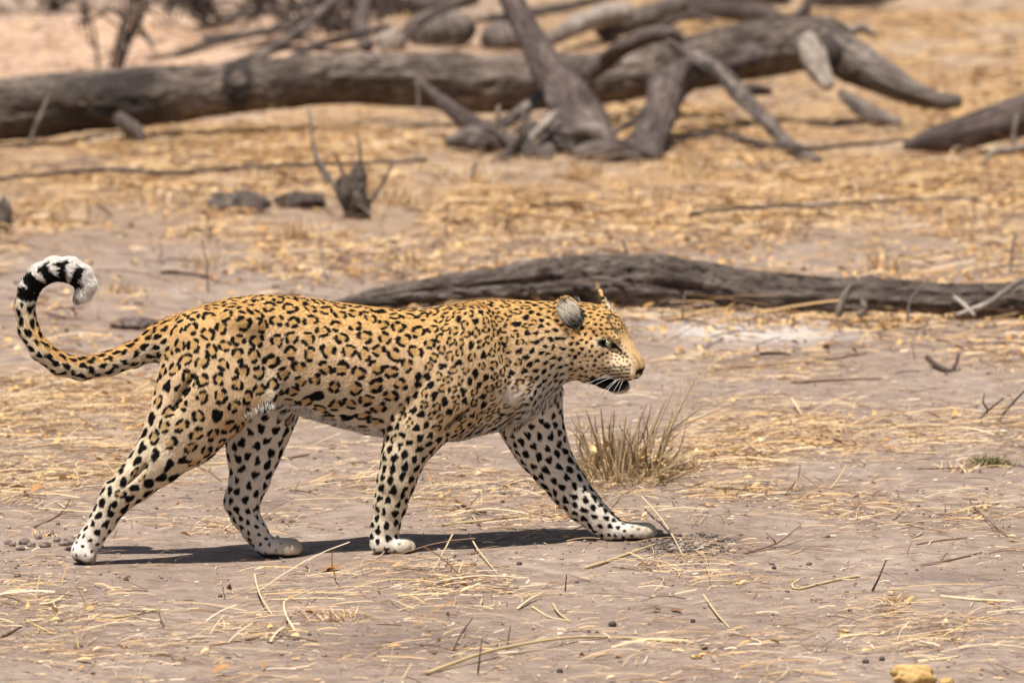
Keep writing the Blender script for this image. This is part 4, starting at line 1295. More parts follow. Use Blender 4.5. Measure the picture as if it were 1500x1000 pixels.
# heap of dead wood beyond the fallen tree
FB = [
 ('log', [(885, 48, 13, 21), (930, 30, 17, 21.5), (990, 10, 18, 22), (1060, -2, 17, 22.5), (1150, -6, 14, 23)], 'grey_wood', 'grey log lying beyond the fallen tree above its branches', 'log'),
 ('log', [(1010, 18, 10, 21), (1060, 14, 14, 21), (1110, 20, 16, 21), (1150, 34, 10, 21)], 'brown_wood', 'dark log half hidden behind the raised trunk', 'log'),
 ('log', [(1190, 0, 10, 24), (1240, -2, 14, 24), (1290, -6, 12, 24), (1330, -14, 8, 24)], 'brown_wood', 'dark log at the top edge right of the root end', 'log'),
 ('log', [(800, 60, 10, 20), (850, 36, 15, 20.5), (890, 22, 17, 21), (925, 16, 12, 21)], 'pale_wood', 'pale broken log behind the slanting limb', 'log'),
 ('branch', [(555, 20, 10, 24), (590, 12, 14, 24), (640, 8, 14, 24), (700, -4, 10, 24)], 'brown_wood', 'brown limb lying above the grey wood lump at top', 'dead branch'),
 ('branch', [(190, 0, 5, 27), (250, 6, 8, 27), (310, 3, 8, 27), (375, -3, 4, 27)], 'pale_wood', 'pale whitish branch at the top edge left of centre', 'dead branch'),
 ('branch', [(215, 88, 3, 19), (250, 82, 5, 19.3), (300, 66, 6, 20), (350, 54, 6, 20.5), (430, 40, 5, 21.5)], 'brown_wood', 'dark branch lying on the sand just above the left trunk', 'dead branch'),
 ('branch', [(300, 55, 5, 20.5), (360, 50, 5, 21), (420, 38, 5, 22), (470, 18, 5, 23), (520, 6, 4, 24)], 'brown_wood', 'long dark branch lying on the sand toward the top centre', 'dead branch'),
 ('branch', [(368, 92, 6, 17), (400, 72, 7, 17.5), (440, 45, 7, 18.2), (480, 8, 6, 19), (500, -20, 5, 19.5)], 'grey_wood', 'grey branch rising diagonally from the trunk to the top edge', 'dead branch'),
 ('branch', [(425, 86, 5, 17), (460, 68, 6, 17.5), (520, 52, 6, 18.2), (570, 38, 4, 18.8)], 'brown_wood', 'brown branch rising low over the trunk near the grey lump', 'dead branch'),
 ('branch', [(250, 70, 4, 21), (330, 80, 5, 20), (400, 62, 5, 20.5), (455, 56, 4, 21)], 'brown_wood', 'thin dark branch crossing low on the sand above the trunk ring', 'dead branch'),
 ('branch', [(290, 40, 4, 22), (360, 22, 6, 23), (440, 10, 6, 24), (520, -8, 4, 25)], 'grey_wood', 'grey branch slanting to the top edge behind the long dark branch', 'dead branch'),
 ('branch', [(330, 95, 4, 17), (380, 78, 5, 17.4), (430, 70, 5, 17.8), (500, 74, 4, 17.9), (560, 60, 3, 18.2)], 'brown_wood', 'crooked brown branch resting just above the middle of the trunk', 'dead branch'),
 ('branch', [(440, 20, 4, 23), (500, 40, 5, 22), (560, 48, 5, 21.5), (610, 44, 4, 21)], 'brown_wood', 'dark branch running down to the big grey lump', 'dead branch'),
 ('branch', [(590, 62, 4, 19), (620, 30, 6, 19.5), (660, 10, 6, 20), (700, -10, 5, 20.5)], 'brown_wood', 'dark branch rising across the big grey lump', 'dead branch'),
 ('branch', [(690, 30, 4, 21), (760, 22, 7, 21.5), (830, 10, 7, 22), (900, -6, 5, 22.5)], 'grey_wood', 'grey branch at the top edge behind the slanting limb', 'dead branch'),
 ('branch', [(940, 60, 4, 19), (975, 36, 6, 19.5), (1010, 24, 6, 20), (1045, 30, 4, 20)], 'brown_wood', 'short dark branch above the crossing branch of the fallen tree', 'dead branch'),
 ('branch', [(540, 70, 10, 19), (528, 40, 12, 19.2), (535, 8, 10, 19.4), (548, -20, 8, 19.6)], 'brown_wood', 'dark upright stem behind the trunk left of the grey lump', 'stem'),
]
for nm, rr, mt, lb, ct in FB:
    stick(nm, rr, mt, lb, ct, 'dead wood lying beyond the fallen tree', n=50, m=18)
def bush(px, py, stems, hgt, label, mat, seed, spread=.35, twigs=40):
    r_ = np.random.default_rng(seed)
    c = G(px, py)
    root = empty('dead_bush', c)
    tag(root, label, 'bush')
    tw = []
    for k in range(stems):
        a = r_.uniform(0, 6.28); sp_ = spread * hgt * r_.uniform(.3, 1)
        p0 = c + np.array([r_.normal(0, .05), r_.normal(0, .05), -.02])
        tip = p0 + np.array([math.cos(a) * sp_, math.sin(a) * sp_, hgt * r_.uniform(.7, 1)])
        mid = (p0 + tip) / 2 + r_.normal(0, .06 * hgt, 3)
        R0 = .012 * r_.uniform(.8, 1.4)
        tube('stem', [[*p0, R0], [*mid, R0 * .75], [*tip, R0 * .3]], M[mat], root, n=14, m=7, lump=.2, seed=k)
        for q in range(twigs // stems):
            f = r_.uniform(.3, .95); b0 = p0 + (tip - p0) * f
            b1 = b0 + r_.normal(0, .22 * hgt, 3)
            V, Q, C, wd = tube_arrays([[*b0, .010], [*((b0 + b1) / 2 + r_.normal(0, .03, 3)), .008], [*b1, .004]], 6, 5)
            tw.append((V, Q, C, wd))
    if tw:
        off = 0; VV, QQ, CC, WW = [], [], [], []
        for V, Q, C, wd in tw:
            VV.append(V); QQ.append(Q + off); CC.append(C + off); WW.append(wd); off += len(V)
        o = mesh_from('twigs', np.concatenate(VV), [np.concatenate(QQ), np.concatenate(CC)], M[mat])
        attr_v(o.data, 'wood', np.concatenate(WW)); attr_f(o.data, 'scorch', np.zeros(off)); attr_f(o.data, 'rnd', np.full(off, .5))
        attach(o, root); tag(o, kind='stuff')
bush(165, 102, 6, .62, 'spindly dead bush behind the left part of the trunk', 'grey_wood', 3, .45, 36)
bush(70, 18, 9, .7, 'dark brown dead bush at the top left corner', 'brown_wood', 5, 1.1, 130)
bush(-30, 22, 9, .7, 'dark brown dead bush cut by the left edge at the top', 'brown_wood', 8, 1.1, 130)
bush(330, 40, 8, .40, 'low tangle of dead twigs on the sand above the trunk ring', 'brown_wood', 19, 1.6, 150)
bush(480, 50, 8, .36, 'low tangle of dead twigs above the middle of the trunk', 'brown_wood', 20, 1.6, 150)
bush(440, 6, 8, .6, 'dark tangled dead bush at top edge left of centre', 'brown_wood', 9, 1.2, 120)
bush(250, 8, 6, .55, 'thin dead bush behind the pale branch at top', 'brown_wood', 10, 1.0, 70)
bush(560, 30, 8, .5, 'twiggy dead bush above the tan earth lump', 'brown_wood', 12, 1.1, 90)
bush(1060, 4, 6, .35, 'low dead bush behind the grey log beyond the tree', 'brown_wood', 14, 1.3, 70)
# thin standing stalks in the straw
SK = [([(40, 218, 2, 10.8), (55, 180, 3.5, 10.8), (68, 150, 3, 10.8), (80, 122, 2, 10.8)], 'tall pale stalk standing before the scorched part of the trunk'),
      ([(480, 270, 3, 9.3), (466, 238, 4.5, 9.3), (458, 205, 2.5, 9.3), (452, 155, 2, 9.3)], 'pale stalk standing left of the charred stump'),
      ([(613, 165, 1.5, 11.9), (612, 130, 1.5, 11.9), (608, 105, 1, 11.9)], 'thin orange stalk in front of the trunk centre'),
      ([(730, 190, 3, 11.6), (729, 170, 4, 11.6), (731, 155, 3, 11.6)], 'stubby pale stalk in front of the propped branch'),
      ([(690, 262, 2.5, 9.9), (694, 245, 3.5, 9.9), (698, 238, 2.5, 9.9)], 'short pale stalk in the straw below the propped branch'),
      ([(968, 190, 2, 11.4), (970, 165, 2.5, 11.4), (967, 140, 1.5, 11.4)], 'thin stalk in front of the arched root'),
      ([(1483, 225, 4, 11.4), (1485, 200, 4, 11.4), (1490, 168, 3, 11.4)], 'yellowish stalk before the dark log at right edge'),
      ([(1000, 470, 2, 4.6), (1001, 445, 1.5, 4.6), (1004, 428, 1, 4.6)], 'thin pale stalk before the rotten log right of the head'),
      ([(1330, 472, 2.5, 4.6), (1332, 445, 2, 4.6), (1345, 425, 2, 4.6), (1356, 412, 1.5, 4.6)], 'thin bent stalk before the rotten log right of the broken stem'),
      ([(1480, 400, 2, 6.3), (1482, 370, 2, 6.3), (1488, 345, 1.5, 6.3)], 'thin grey stalk behind the rotten log at right edge'),
      ([(478, 410, 1.5, 6.2), (470, 370, 1.5, 6.2), (468, 340, 1, 6.2)], 'thin pale stalk standing above the back of the leopard'),
      ([(305, 430, 1.5, 6.0), (302, 385, 1.5, 6.0), (296, 350, 1, 6.0)], 'thin pale stalk standing above the rump of the leopard')]
for rr, lb in SK:
    stick('stalk', rr, 'pale_wood', lb, 'stalk', 'dry stalks standing in the background', n=16, m=7, ridge=0, lump=.1)


# ------------------------------------------------------------------ straw, leaves, twigs on the sand
def to_px(x, y):
    d = y - CAM_Y
    return 750 + F * x / d, HOR + F * CAM_Z / d
# how thick the litter lies: (px, py, rx, ry, amount) patches of the real ground
THICK = [(150, 630, 230, 60, 1.0), (40, 590, 120, 50, .8), (200, 575, 200, 25, .6), (60, 700, 120, 30, .5), (300, 660, 90, 40, .5), (560, 690, 120, 50, .22), (700, 720, 160, 35, .35),
         (1260, 640, 200, 34, 1.0), (1430, 630, 120, 45, .8), (1060, 660, 90, 45, .8), (1060, 715, 90, 16, .9), (920, 705, 100, 18, .9), (1100, 540, 160, 22, .45), (1420, 500, 200, 30, .5), (1250, 470, 300, 18, .9),
         (1150, 590, 200, 15, .3), (780, 765, 140, 30, .5), (640, 860, 130, 45, .45), (560, 850, 90, 40, .45), (540, 900, 80, 45, .3), (420, 900, 100, 60, .35), (720, 950, 260, 35, .25), (1400, 920, 150, 45, .35), (1330, 905, 60, 25, .4),
         (1120, 960, 120, 40, .18), (1030, 830, 90, 45, .35), (1450, 745, 90, 30, .3), (1250, 735, 160, 30, .18), (80, 890, 120, 60, .2), (160, 960, 200, 40, .18), (330, 770, 100, 25, .2), (60, 740, 90, 25, .4), (220, 700, 120, 14, .5)]
PATCH = []
for px, py, rx, ry, a in THICK:
    c = G(px, py); s = pxm(c[1])
    PATCH.append((c[0], c[1], rx * s, max(.1, G(px, py - ry)[1] - c[1]), a))
def thickness(x, y):
    d = np.full(np.shape(x), .035)
    for cx, cy, rx, ry, a in PATCH:
        d = np.maximum(d, a * np.exp(-(((x - cx) / rx) ** 2 + ((y - cy) / ry) ** 2) ** 1.3))
    n = fbm(x * 2.6 + 4, y * 1.6 + 1, 4, 90)
    d = d * (.45 + 1.1 * smooth(.40, .62, n))
    back = (.38 * smooth(3.6, 5.5, y) + .62 * smooth(8.0, 9.8, y)) * (.08 + .95 * smooth(.42, .60, fbm(x * 1.3, y * .55, 4, 44)))
    bare = 1 - (.93 - .55 * smooth(.8, 2.0, x)) * smooth(14.5, 16.5, y)
    under = 1 - .7 * np.exp(-((y - .02) / .22) ** 2) * (np.abs(x + .3) < .75)
    return np.maximum(d * under, back * bare)

def scatter(n, y0, y1, fn, spread=.093):
    out = np.zeros((0, 2))
    while len(out) < n:
        k = n * 3
        # uniform over the ground of the widening strip
        u = rng.random(k)
        a, b = y0 - CAM_Y, y1 - CAM_Y
        d = np.sqrt(a * a + u * (b * b - a * a))
        x = rng.uniform(-1, 1, k) * spread * 1.55 * d
        y = d + CAM_Y
        ok = rng.random(k) < fn(x, y)
        out = np.concatenate([out, np.stack([x[ok], y[ok]], 1)])
    return out[:n]

def ribbons(name, xy, L, W, mat, curve=.6, lift=.004, pitch=.12, col=None, label=None, segs=3, lens=0.0, pitch_up=0.0):
    """Bent narrow blades; lens>0 swells the middle (leaves)."""
    n = len(xy)
    yaw = rng.uniform(0, 2 * np.pi, n)
    # litter lies mostly across the view, combed by wind and hooves
    yaw = np.where(rng.random(n) < .55, rng.normal(0, .45, n) + np.pi * rng.integers(0, 2, n), yaw)
    k = rng.normal(0, curve, n) / np.maximum(L, .02) * .5 * np.minimum(1, L / .1)
    pit = np.abs(rng.normal(0, pitch, n)) + pitch_up * (rng.random(n) < .12) * rng.random(n)
    roll = rng.uniform(-.9, .9, n)
    t = np.linspace(-.5, .5, segs + 1)
    ang = yaw[:, None] + k[:, None] * (t[None] * L[:, None])
    step = (L / segs)[:, None]
    xs = np.cumsum(np.concatenate([np.zeros((n, 1)), np.cos(ang[:, :-1]) * step], 1), 1)
    ys = np.cumsum(np.concatenate([np.zeros((n, 1)), np.sin(ang[:, :-1]) * step], 1), 1)
    xs -= xs.mean(1, keepdims=True); ys -= ys.mean(1, keepdims=True)
    X = xy[:, :1] + xs; Y = xy[:, 1:] + ys
    zg = ground_z(X, Y)
    base = zg.max(1, keepdims=True) * .5 + zg * .5
    Z = base + np.abs(rng.normal(lift, lift * .6, n))[:, None] + .0012 + (t[None] + .5) * L[:, None] * np.sin(pit)[:, None]
    Z = Z + np.sin((t[None] + .5) * np.pi) * (L * rng.uniform(0, .07, n))[:, None]
    wid = (W[:, None] * .5) * (1 - lens + lens * 1.6 * np.sin((t[None] + .5) * np.pi * .94 + .09)) if lens else np.repeat(W[:, None] * .5, segs + 1, 1)
    nx, ny = -np.sin(ang) * np.cos(roll)[:, None], np.cos(ang) * np.cos(roll)[:, None]
    nz = np.repeat(np.abs(np.sin(roll))[:, None], segs + 1, 1)
    A = np.stack([X + nx * wid, Y + ny * wid, Z + nz * wid * 2], -1)
    B = np.stack([X - nx * wid, Y - ny * wid, Z], -1)
    V = np.stack([A, B], 2).reshape(-1, 3)
    m = (segs + 1) * 2
    o = np.arange(n)[:, None] * m + 2 * np.arange(segs)[None]
    Q = np.stack([o, o + 1, o + 3, o + 2], -1).reshape(-1, 4)
    ob = mesh_from(name, V, Q, M[mat], smooth_sh=False)
    r = np.clip(rng.beta(2.2, 1.8, n) if col is None else col(n), 0, 1)
    attr_f(ob.data, 'rnd', np.repeat(r, m))
    tag(ob, label, None, None, 'stuff')
    return ob
lognorm = lambda m, s, n, lo, hi: np.clip(m * np.exp(rng.normal(0, s, n)), lo, hi)
N1 = 16500
ribbons('straw_litter', scatter(N1, -2.4, 4.0, thickness), lognorm(.046, .78, N1, .010, .22), lognorm(.0015, .45, N1, .0008, .0045), 'straw', .9, .0025, .05, pitch_up=.5, segs=4, col=lambda n: rng.beta(1.7, 1.7, n))
N1 = 14000
ribbons('chaff', scatter(N1, -2.4, 4.0, lambda x, y: np.clip(thickness(x, y) + .10, 0, 1)), lognorm(.014, .6, N1, .005, .05), lognorm(.0016, .45, N1, .0008, .004), 'straw', .3, .002, .12, segs=2, col=lambda n: rng.beta(2.2, 1.3, n))
N1 = 700
ribbons('leaf_litter', scatter(N1, -2.4, 4.0, lambda x, y: thickness(x, y) ** 1.5), lognorm(.017, .4, N1, .008, .04), lognorm(.007, .4, N1, .003, .016), 'leaf', .5, .004, .25, segs=4, lens=.85)
N1 = 5000
ribbons('twig_litter', scatter(N1, -2.4, 4.0, lambda x, y: np.clip(thickness(x, y) * .8 + .12, 0, 1)), lognorm(.030, .75, N1, .008, .16), lognorm(.0022, .4, N1, .001, .005), 'twig', .7, .003, .10, pitch_up=.8, segs=3)
N1 = 54000
ribbons('far_straw_litter', scatter(N1, 4.0, 24, thickness), lognorm(.060, .75, N1, .015, .38), lognorm(.0036, .45, N1, .0018, .009), 'straw', .8, .008, .08, pitch_up=.15, segs=3, col=lambda n: rng.beta(1.7, 2.1, n))
N1 = 46000
ribbons('far_leaf_litter', scatter(N1, 4.0, 24, thickness), lognorm(.018, .45, N1, .007, .045), lognorm(.0075, .45, N1, .003, .018), 'leaf', .5, .008, .35, segs=3, lens=.85, col=lambda n: rng.beta(2.0, 1.6, n) * .9)
N1 = 14000
ribbons('far_twig_litter', scatter(N1, 4.0, 26, lambda x, y: np.clip(thickness(x, y) * .6 + .2, 0, 1)), lognorm(.07, .7, N1, .02, .5), lognorm(.006, .4, N1, .003, .015), 'twig', .7, .01, .10, pitch_up=.6, segs=3)

# crumbs of soil and droppings: tiny lumps, one object
def crumbs(name, xy, size, mat, flat=.7):
    n = len(xy)
    bm = bmesh.new(); bmesh.ops.create_icosphere(bm, subdivisions=1, radius=1)
    v = np.array([q.co[:] for q in bm.verts]); f = np.array([[q.index for q in p.verts] for p in bm.faces]); bm.free()
    m = len(v)
    s = size[:, None, None] * (1 + rng.normal(0, .22, (n, m, 1)))
    V = v[None] * s * np.array([1, 1, flat])
    a = rng.uniform(0, 6.28, n); ca, sa = np.cos(a)[:, None], np.sin(a)[:, None]
    st = rng.uniform(.6, 1.5, n)[:, None]
    x = V[..., 0] * st; y = V[..., 1]
    V = np.stack([x * ca - y * sa, x * sa + y * ca, V[..., 2]], -1)
    V += np.concatenate([xy, (ground_z(xy[:, 0], xy[:, 1]) + size * .35)[:, None]], 1)[:, None]
    Q = (np.arange(n)[:, None, None] * m + f[None]).reshape(-1, 3)
    o = mesh_from(name, V.reshape(-1, 3), Q, M[mat])
    attr_f(o.data, 'rnd', np.repeat(rng.beta(1.5, 1.5, n), m))
    tag(o, kind='stuff')
N1 = 4500
crumbs('soil_crumbs', scatter(N1, -2.4, 4.0, lambda x, y: .15 + .85 * smooth(.48, .68, fbm(x * 3, y * 3, 3, 130))), lognorm(.0020, .6, N1, .001, .007), 'clod')
g = np.array([G(1005 + rng.normal(0, 32), 797 + rng.normal(0, 8))[:2] for _ in range(420)])
crumbs('mound_crumbs', g, lognorm(.0035, .5, 420, .0015, .010), 'clod')

# ---- single twigs and stalks one can pick out
def lie(name, pts, r, mat, rnd, label, cat='twig', group='loose twigs and stalks on the sand', up=0.0, forks=(), n=26, taper=.55):
    """pts: pixels on the ground (px, py[, height in m])."""
    def w3(q, rr):
        out = []
        for i, p in enumerate(q):
            g = G(p[0], p[1] + (p[2] / pxm(0) if len(p) > 2 else 0))
            h = p[2] if len(p) > 2 else 0
            f = i / max(1, len(q) - 1)
            out.append([g[0], g[1], g[2] + h + rr * .8, rr * (1 - (1 - taper) * f)])
        return np.array(out)
    a = w3(pts, r)
    org = a[0, :3].copy()
    a[:, :3] -= org
    o = tube(name, a, M[mat], None, n=n, m=7, lump=.12, seed=int(pts[0][0]), rnd=rnd)
    o.location = org
    tag(o, label, cat, group)
    for fk in forks:
        b = w3(fk, r * .75); b[:, :3] -= org
        c = tube('fork', b, M[mat], None, n=14, m=6, lump=.12, seed=int(fk[0][0]), rnd=rnd)
        c.parent = o
    return o
TW = [
 ([(1258, 845), (1225, 851), (1195, 858), (1168, 864), (1160, 858, .006), (1172, 850, .012)], .004, 'stem', .8, 'pale straw stalk bent into a hook on bare sand at right', 'straw', []),
 ([(1278, 866), (1287, 848, .03), (1298, 822, .07)], .0030, 'twig', .1, 'short dark twig standing up from bare sand beside the hooked straw', 'twig', []),
 ([(1091, 811), (1120, 803, .004), (1136, 797, .008)], .0042, 'twig', .95, 'forked light brown twig lying just right of the dug mound', 'twig', [[(1136, 797, .008), (1132, 790, .02), (1121, 780, .035)], [(1136, 797, .008), (1152, 786, .02), (1172, 770, .035)]]),
 ([(858, 833), (905, 818), (960, 798, .008)], .004, 'stem', .75, 'straight yellow stick in front of the far forepaw', 'stick', []),
 ([(625, 988), (680, 968, .01), (735, 952, .015), (833, 936, .01), (920, 936), (992, 942)], .0042, 'stem', .7, 'longest pale reed arching along the bottom edge', 'reed', []),
 ([(664, 953), (676, 930, .03), (692, 909, .055)], .0024, 'twig', .15, 'dark leaning twig left of the middle of the long reed', 'twig', [[(676, 930, .03), (684, 922, .03)]]),
 ([(700, 987), (703, 965, .04), (706, 941, .075)], .0022, 'twig', .2, 'upright dark twig rising at the left bend of the long reed', 'twig', []),
 ([(743, 951), (745, 935, .025), (748, 919, .05)], .0020, 'twig', .3, 'thin upright twig behind the top of the long reed', 'twig', []),
 ([(828, 866), (829, 854, .02), (830, 842, .04)], .0020, 'twig', .25, 'tiny dark peg of twig standing below the belly shadow', 'twig', []),
 ([(50, 773), (80, 759), (95, 745, .01), (103, 731, .03)], .0030, 'twig', .55, 'bent reddish twig left of the rear foot', 'twig', []),
 ([(68, 704), (120, 699), (177, 692), (260, 684), (338, 679)], .0042, 'stem', .9, 'long pale stalk lying behind the near hind leg', 'stalk', []),
 ([(395, 677), (425, 672), (452, 667)], .005, 'twig', .8, 'stubby light brown stick right of the far hind leg', 'stick', []),
 ([(0, 710), (45, 714), (75, 720), (88, 726)], .0055, 'twig', .9, 'greyish broken stick at the left edge behind the rear foot', 'stick', []),
 ([(58, 886), (78, 883, .003), (102, 868, .010)], .0034, 'stem', .97, 'small whitish forked twig at lower left', 'twig', [[(78, 883, .003), (82, 892), (86, 901), (62, 903)]]),
 ([(308, 947), (355, 939), (407, 931, .006), (465, 940)], .0034, 'twig', .75, 'long reddish twig lying at the bottom left of centre', 'twig', [[(407, 931, .006), (414, 915, .02), (420, 905, .03)]]),
 ([(373, 842, .02), (380, 870, .02), (398, 900)], .0026, 'stem', .9, 'curved pale stalk in front of the far hind paw', 'stalk', []),
 ([(432, 924), (420, 905, .02), (416, 888, .035), (422, 880, .04), (462, 863, .02)], .0028, 'stem', .95, 'thin pale stalk looping up at lower left of centre', 'stalk', []),
 ([(687, 782, .02), (700, 805, .012), (728, 841)], .0026, 'stem', .85, 'thin pale stalk slanting across the belly shadow', 'stalk', []),
 ([(663, 783, .05), (648, 812, .03), (633, 838)], .0024, 'stem', .8, 'thin stalk leaning left beside the near forepaw', 'stalk', []),
 ([(940, 727, .03), (962, 752, .02), (982, 780, .008), (1001, 816)], .0026, 'stem', .85, 'thin pale stalk curving down past the toes of the far forepaw', 'stalk', []),
 ([(1378, 875), (1430, 880), (1486, 882)], .0042, 'stem', .97, 'straight whitish reed near the lower right edge', 'reed', []),
 ([(1348, 829), (1397, 820), (1438, 810)], .0032, 'twig', .7, 'knobbly brown twig on bare sand at right', 'twig', [[(1376, 824), (1382, 816, .01), (1388, 810, .02)]]),
 ([(1343, 798), (1380, 792), (1416, 788)], .0030, 'twig', .9, 'pale brown twig lying above the knobbly one', 'twig', []),
 ([(1421, 735, .01), (1445, 760, .008), (1476, 786)], .0026, 'twig', .6, 'thin reddish stalk slanting down at the right edge', 'stalk', []),
 ([(1462, 738), (1430, 745), (1390, 752)], .0030, 'stem', .8, 'yellowish stalk crossing the slanting reddish one at right', 'stalk', []),
 ([(1432, 618), (1448, 600, .02), (1470, 578, .06)], .0042, 'twig', .2, 'dark bent twig standing at the right among thick straw', 'twig', [[(1448, 600, .02), (1440, 585, .05), (1442, 570, .07)]]),
 ([(1466, 612), (1482, 590, .03), (1504, 562, .08)], .0042, 'twig', .1, 'dark twig cut by the right edge among thick straw', 'twig', []),
 ([(1358, 524, .02), (1375, 540, .004), (1392, 546), (1400, 536, .012), (1404, 518, .035)], .009, 'twig', .15, 'curled dark piece of bark right of the leopard face', 'bark', []),
 ([(1043, 543), (1100, 539), (1147, 535), (1210, 529), (1268, 519)], .007, 'twig', .95, 'long reddish stalk lying level with the leopard nose', 'stalk', []),
 ([(1160, 562), (1220, 558), (1290, 556)], .006, 'twig', .92, 'shorter reddish stalk below the long one at right', 'stalk', []),
 ([(1255, 622), (1290, 612), (1325, 604)], .0045, 'stem', .6, 'dull stalk lying in front of the thick straw at right', 'stalk', []),
 ([(1160, 582, .03), (1170, 600, .01), (1176, 612)], .004, 'stem', .9, 'small pale stalk standing on open sand right of the dry tuft', 'stalk', []),
 ([(1150, 725), (1168, 700, .03), (1172, 678, .06)], .0024, 'twig', .4, 'thin curved twig rising from the sand right of the dry tuft', 'twig', []),
 ([(1217, 716), (1228, 700, .02), (1240, 678, .05)], .0022, 'stem', .8, 'hair thin pale stalk rising from sand right of the thin curved twig', 'stalk', []),
 ([(1030, 872, .0), (1050, 900, .006), (1068, 920)], .0030, 'stem', .8, 'thin stalk pointing down between the mound and the bottom edge', 'stalk', []),
 ([(1238, 934), (1270, 930), (1296, 931)], .0038, 'stem', .95, 'short pale reed beside an orange leaf at the lower right', 'reed', []),
 ([(1345, 970), (1385, 966), (1404, 962)], .0036, 'stem', .9, 'short pale reed above the right end of the bottom edge', 'reed', []),
 ([(210, 960, 0), (250, 962), (255, 975)], .0026, 'twig', .6, 'small reddish twig near the bottom edge at left', 'twig', []),
 ([(213, 894), (213, 894, .002), (247, 895)], .0034, 'stem', .97, 'short white straw on bare sand in front of the near hind foot', 'straw', []),
 ([(165, 906), (200, 901), (235, 892)], .0036, 'stem', .75, 'yellowish stalk lying on bare sand at the lower left', 'stalk', []),
 ([(0, 935), (18, 926), (33, 917)], .0034, 'twig', .5, 'brown twig at the left edge near the bottom', 'twig', []),
 ([(40, 912), (58, 920), (78, 930)], .0036, 'stem', .7, 'yellow stalk next to the brown twig at lower left edge', 'stalk', []),
 ([(780, 890), (805, 905), (832, 910)], .0032, 'stem', .85, 'bent pale straw on bare sand under the chest', 'straw', []),
 ([(758, 893), (775, 880, .006), (793, 871, .01)], .0036, 'stem', .95, 'pale straw pointing up right under the chest', 'straw', []),
 ([(810, 885), (818, 898, .006), (836, 912)], .0028, 'stem', .8, 'thin straw slanting down right of the pale pair under the chest', 'straw', []),
 ([(670, 735), (700, 750, .006), (712, 752)], .006, 'twig', .95, 'thick grey brown stick in the straw between the forelegs', 'stick', []),
 ([(648, 770), (720, 762), (776, 755)], .0034, 'stem', .75, 'long yellow straw lying between the forelegs', 'straw', []),
 ([(900, 760 - 8), (885, 740, .02), (930, 715)], .0024, 'stem', .7, 'thin straw arching behind the far forepaw', 'straw', []),
]
for pts, r, mt, rn, lb, ct, fk in TW:
    lie(ct if ct != 'bark' else 'bark_piece', pts, r, mt, rn, lb, ct, forks=fk)

# ---- single dead leaves, clods, droppings
def leaf_obj(px, py, ln, wd, rnd, label, yaw=0.0, curl=.3, parent=None, at=None, tilt=0.15, mat='leaf'):
    c = G(px, py) if at is None else np.asarray(at, float)
    nu, nv = 8, 4
    u = np.linspace(0, 1, nu); v = np.linspace(-1, 1, nv)
    U, Vv = np.meshgrid(u, v, indexing='ij')
    w = wd * .5 * np.sin(np.pi * np.clip(U * .96 + .02, 0, 1)) ** .8
    x = (U - .5) * ln; y = Vv * w * (1 + .12 * np.sin(U * 17 + px))
    z = curl * ln * ((U - .5) ** 2) * 1.3 + np.abs(Vv) * w * .5 * curl * 2 + .002 + .12 * wd * np.sin(U * 9 + Vv * 2 + px)
    z = z + tilt * (x + ln / 2)
    ca, sa = math.cos(yaw), math.sin(yaw)
    V = np.stack([x * ca - y * sa, x * sa + y * ca, z - z.min() + .0015], -1).reshape(-1, 3)
    i = np.arange(nu - 1)[:, None] * nv + np.arange(nv - 1)[None]
    Q = np.stack([i, i + nv, i + nv + 1, i + 1], -1).reshape(-1, 4)
    o = mesh_from('leaf', V, Q, M[mat])
    attr_f(o.data, 'rnd', np.clip(rnd + .12 * np.sin(V[:, 0] * 300) * np.sin(V[:, 1] * 260), 0, 1))
    o.location = c
    if parent is not None: attach(o, parent)
    else: tag(o, label, 'leaf', 'single dead leaves on the sand')
    return o
LEAF = [(693, 812, .036, .011, .78, 'yellowish oval leaf lying in the belly shadow beside the near forepaw', .05), (1022, 964, .034, .022, .62, 'orange crumpled leaf near the bottom edge right of centre', .4),
        (1240, 926, .03, .018, .6, 'orange leaf at the left end of a pale reed at lower right', .2), (1456, 884, .03, .014, .55, 'orange brown leaf at the right end of the whitish reed', 0),
        (1085, 856, .030, .018, .75, 'pale yellow leaf on the sand below the dug mound', .7), (484, 836, .05, .030, .15, 'greyish curled leaf in front of the far hind paw', .5),
        (905, 963, .022, .012, .12, 'small brown leaf on sand near the bottom edge at centre', .2), (1485, 793, .028, .016, .45, 'brown curled leaf on bare sand at the right edge', .3),
        (1040, 742, .034, .016, .5, 'brownish leaf on bare sand right of the dry tuft', 2.8), (1296, 738, .036, .016, .3, 'brown twisted leaf on bare sand at right', .1),
        (262, 738, .02, .012, .1, 'tiny dark leaf on bare sand left of the far hind leg', 1), (990, 896, .036, .016, .1, 'dark curled leaf below the toes of the far forepaw', 2.4)]
for px, py, ln, wd, rn, lb, yw in LEAF:
    leaf_obj(px, py, ln, wd, rn, lb, yw)
def lump(name, px, py, rx, ry, mat, rnd, label, cat, group, seed):
    o = clump(name, px, py, rx, ry, mat, label, cat, group, seed, .36 if name in ('dung_ball', 'clod') else .16)
    o.data.attributes['rnd'].data.foreach_set('value', np.full(len(o.data.vertices), rnd, np.float32) + rng.normal(0, .12, len(o.data.vertices)).astype(np.float32))
    return o
M['dung'] = mat_litter('dry_straw_dung', [(0.0, (.25, .15, .06)), (.5, (.52, .34, .13)), (1.0, (.68, .50, .25))])
lump('dung_ball', 1338, 1003, 32, 17, 'dung', .5, 'yellowish clump of dry dung cut by the bottom edge at right', 'dung', None, 31)
lump('dung_ball', 1386, 1006, 11, 8, 'dung', .4, 'small yellowish crumb of dung beside the larger clump at bottom edge', 'dung', None, 33)
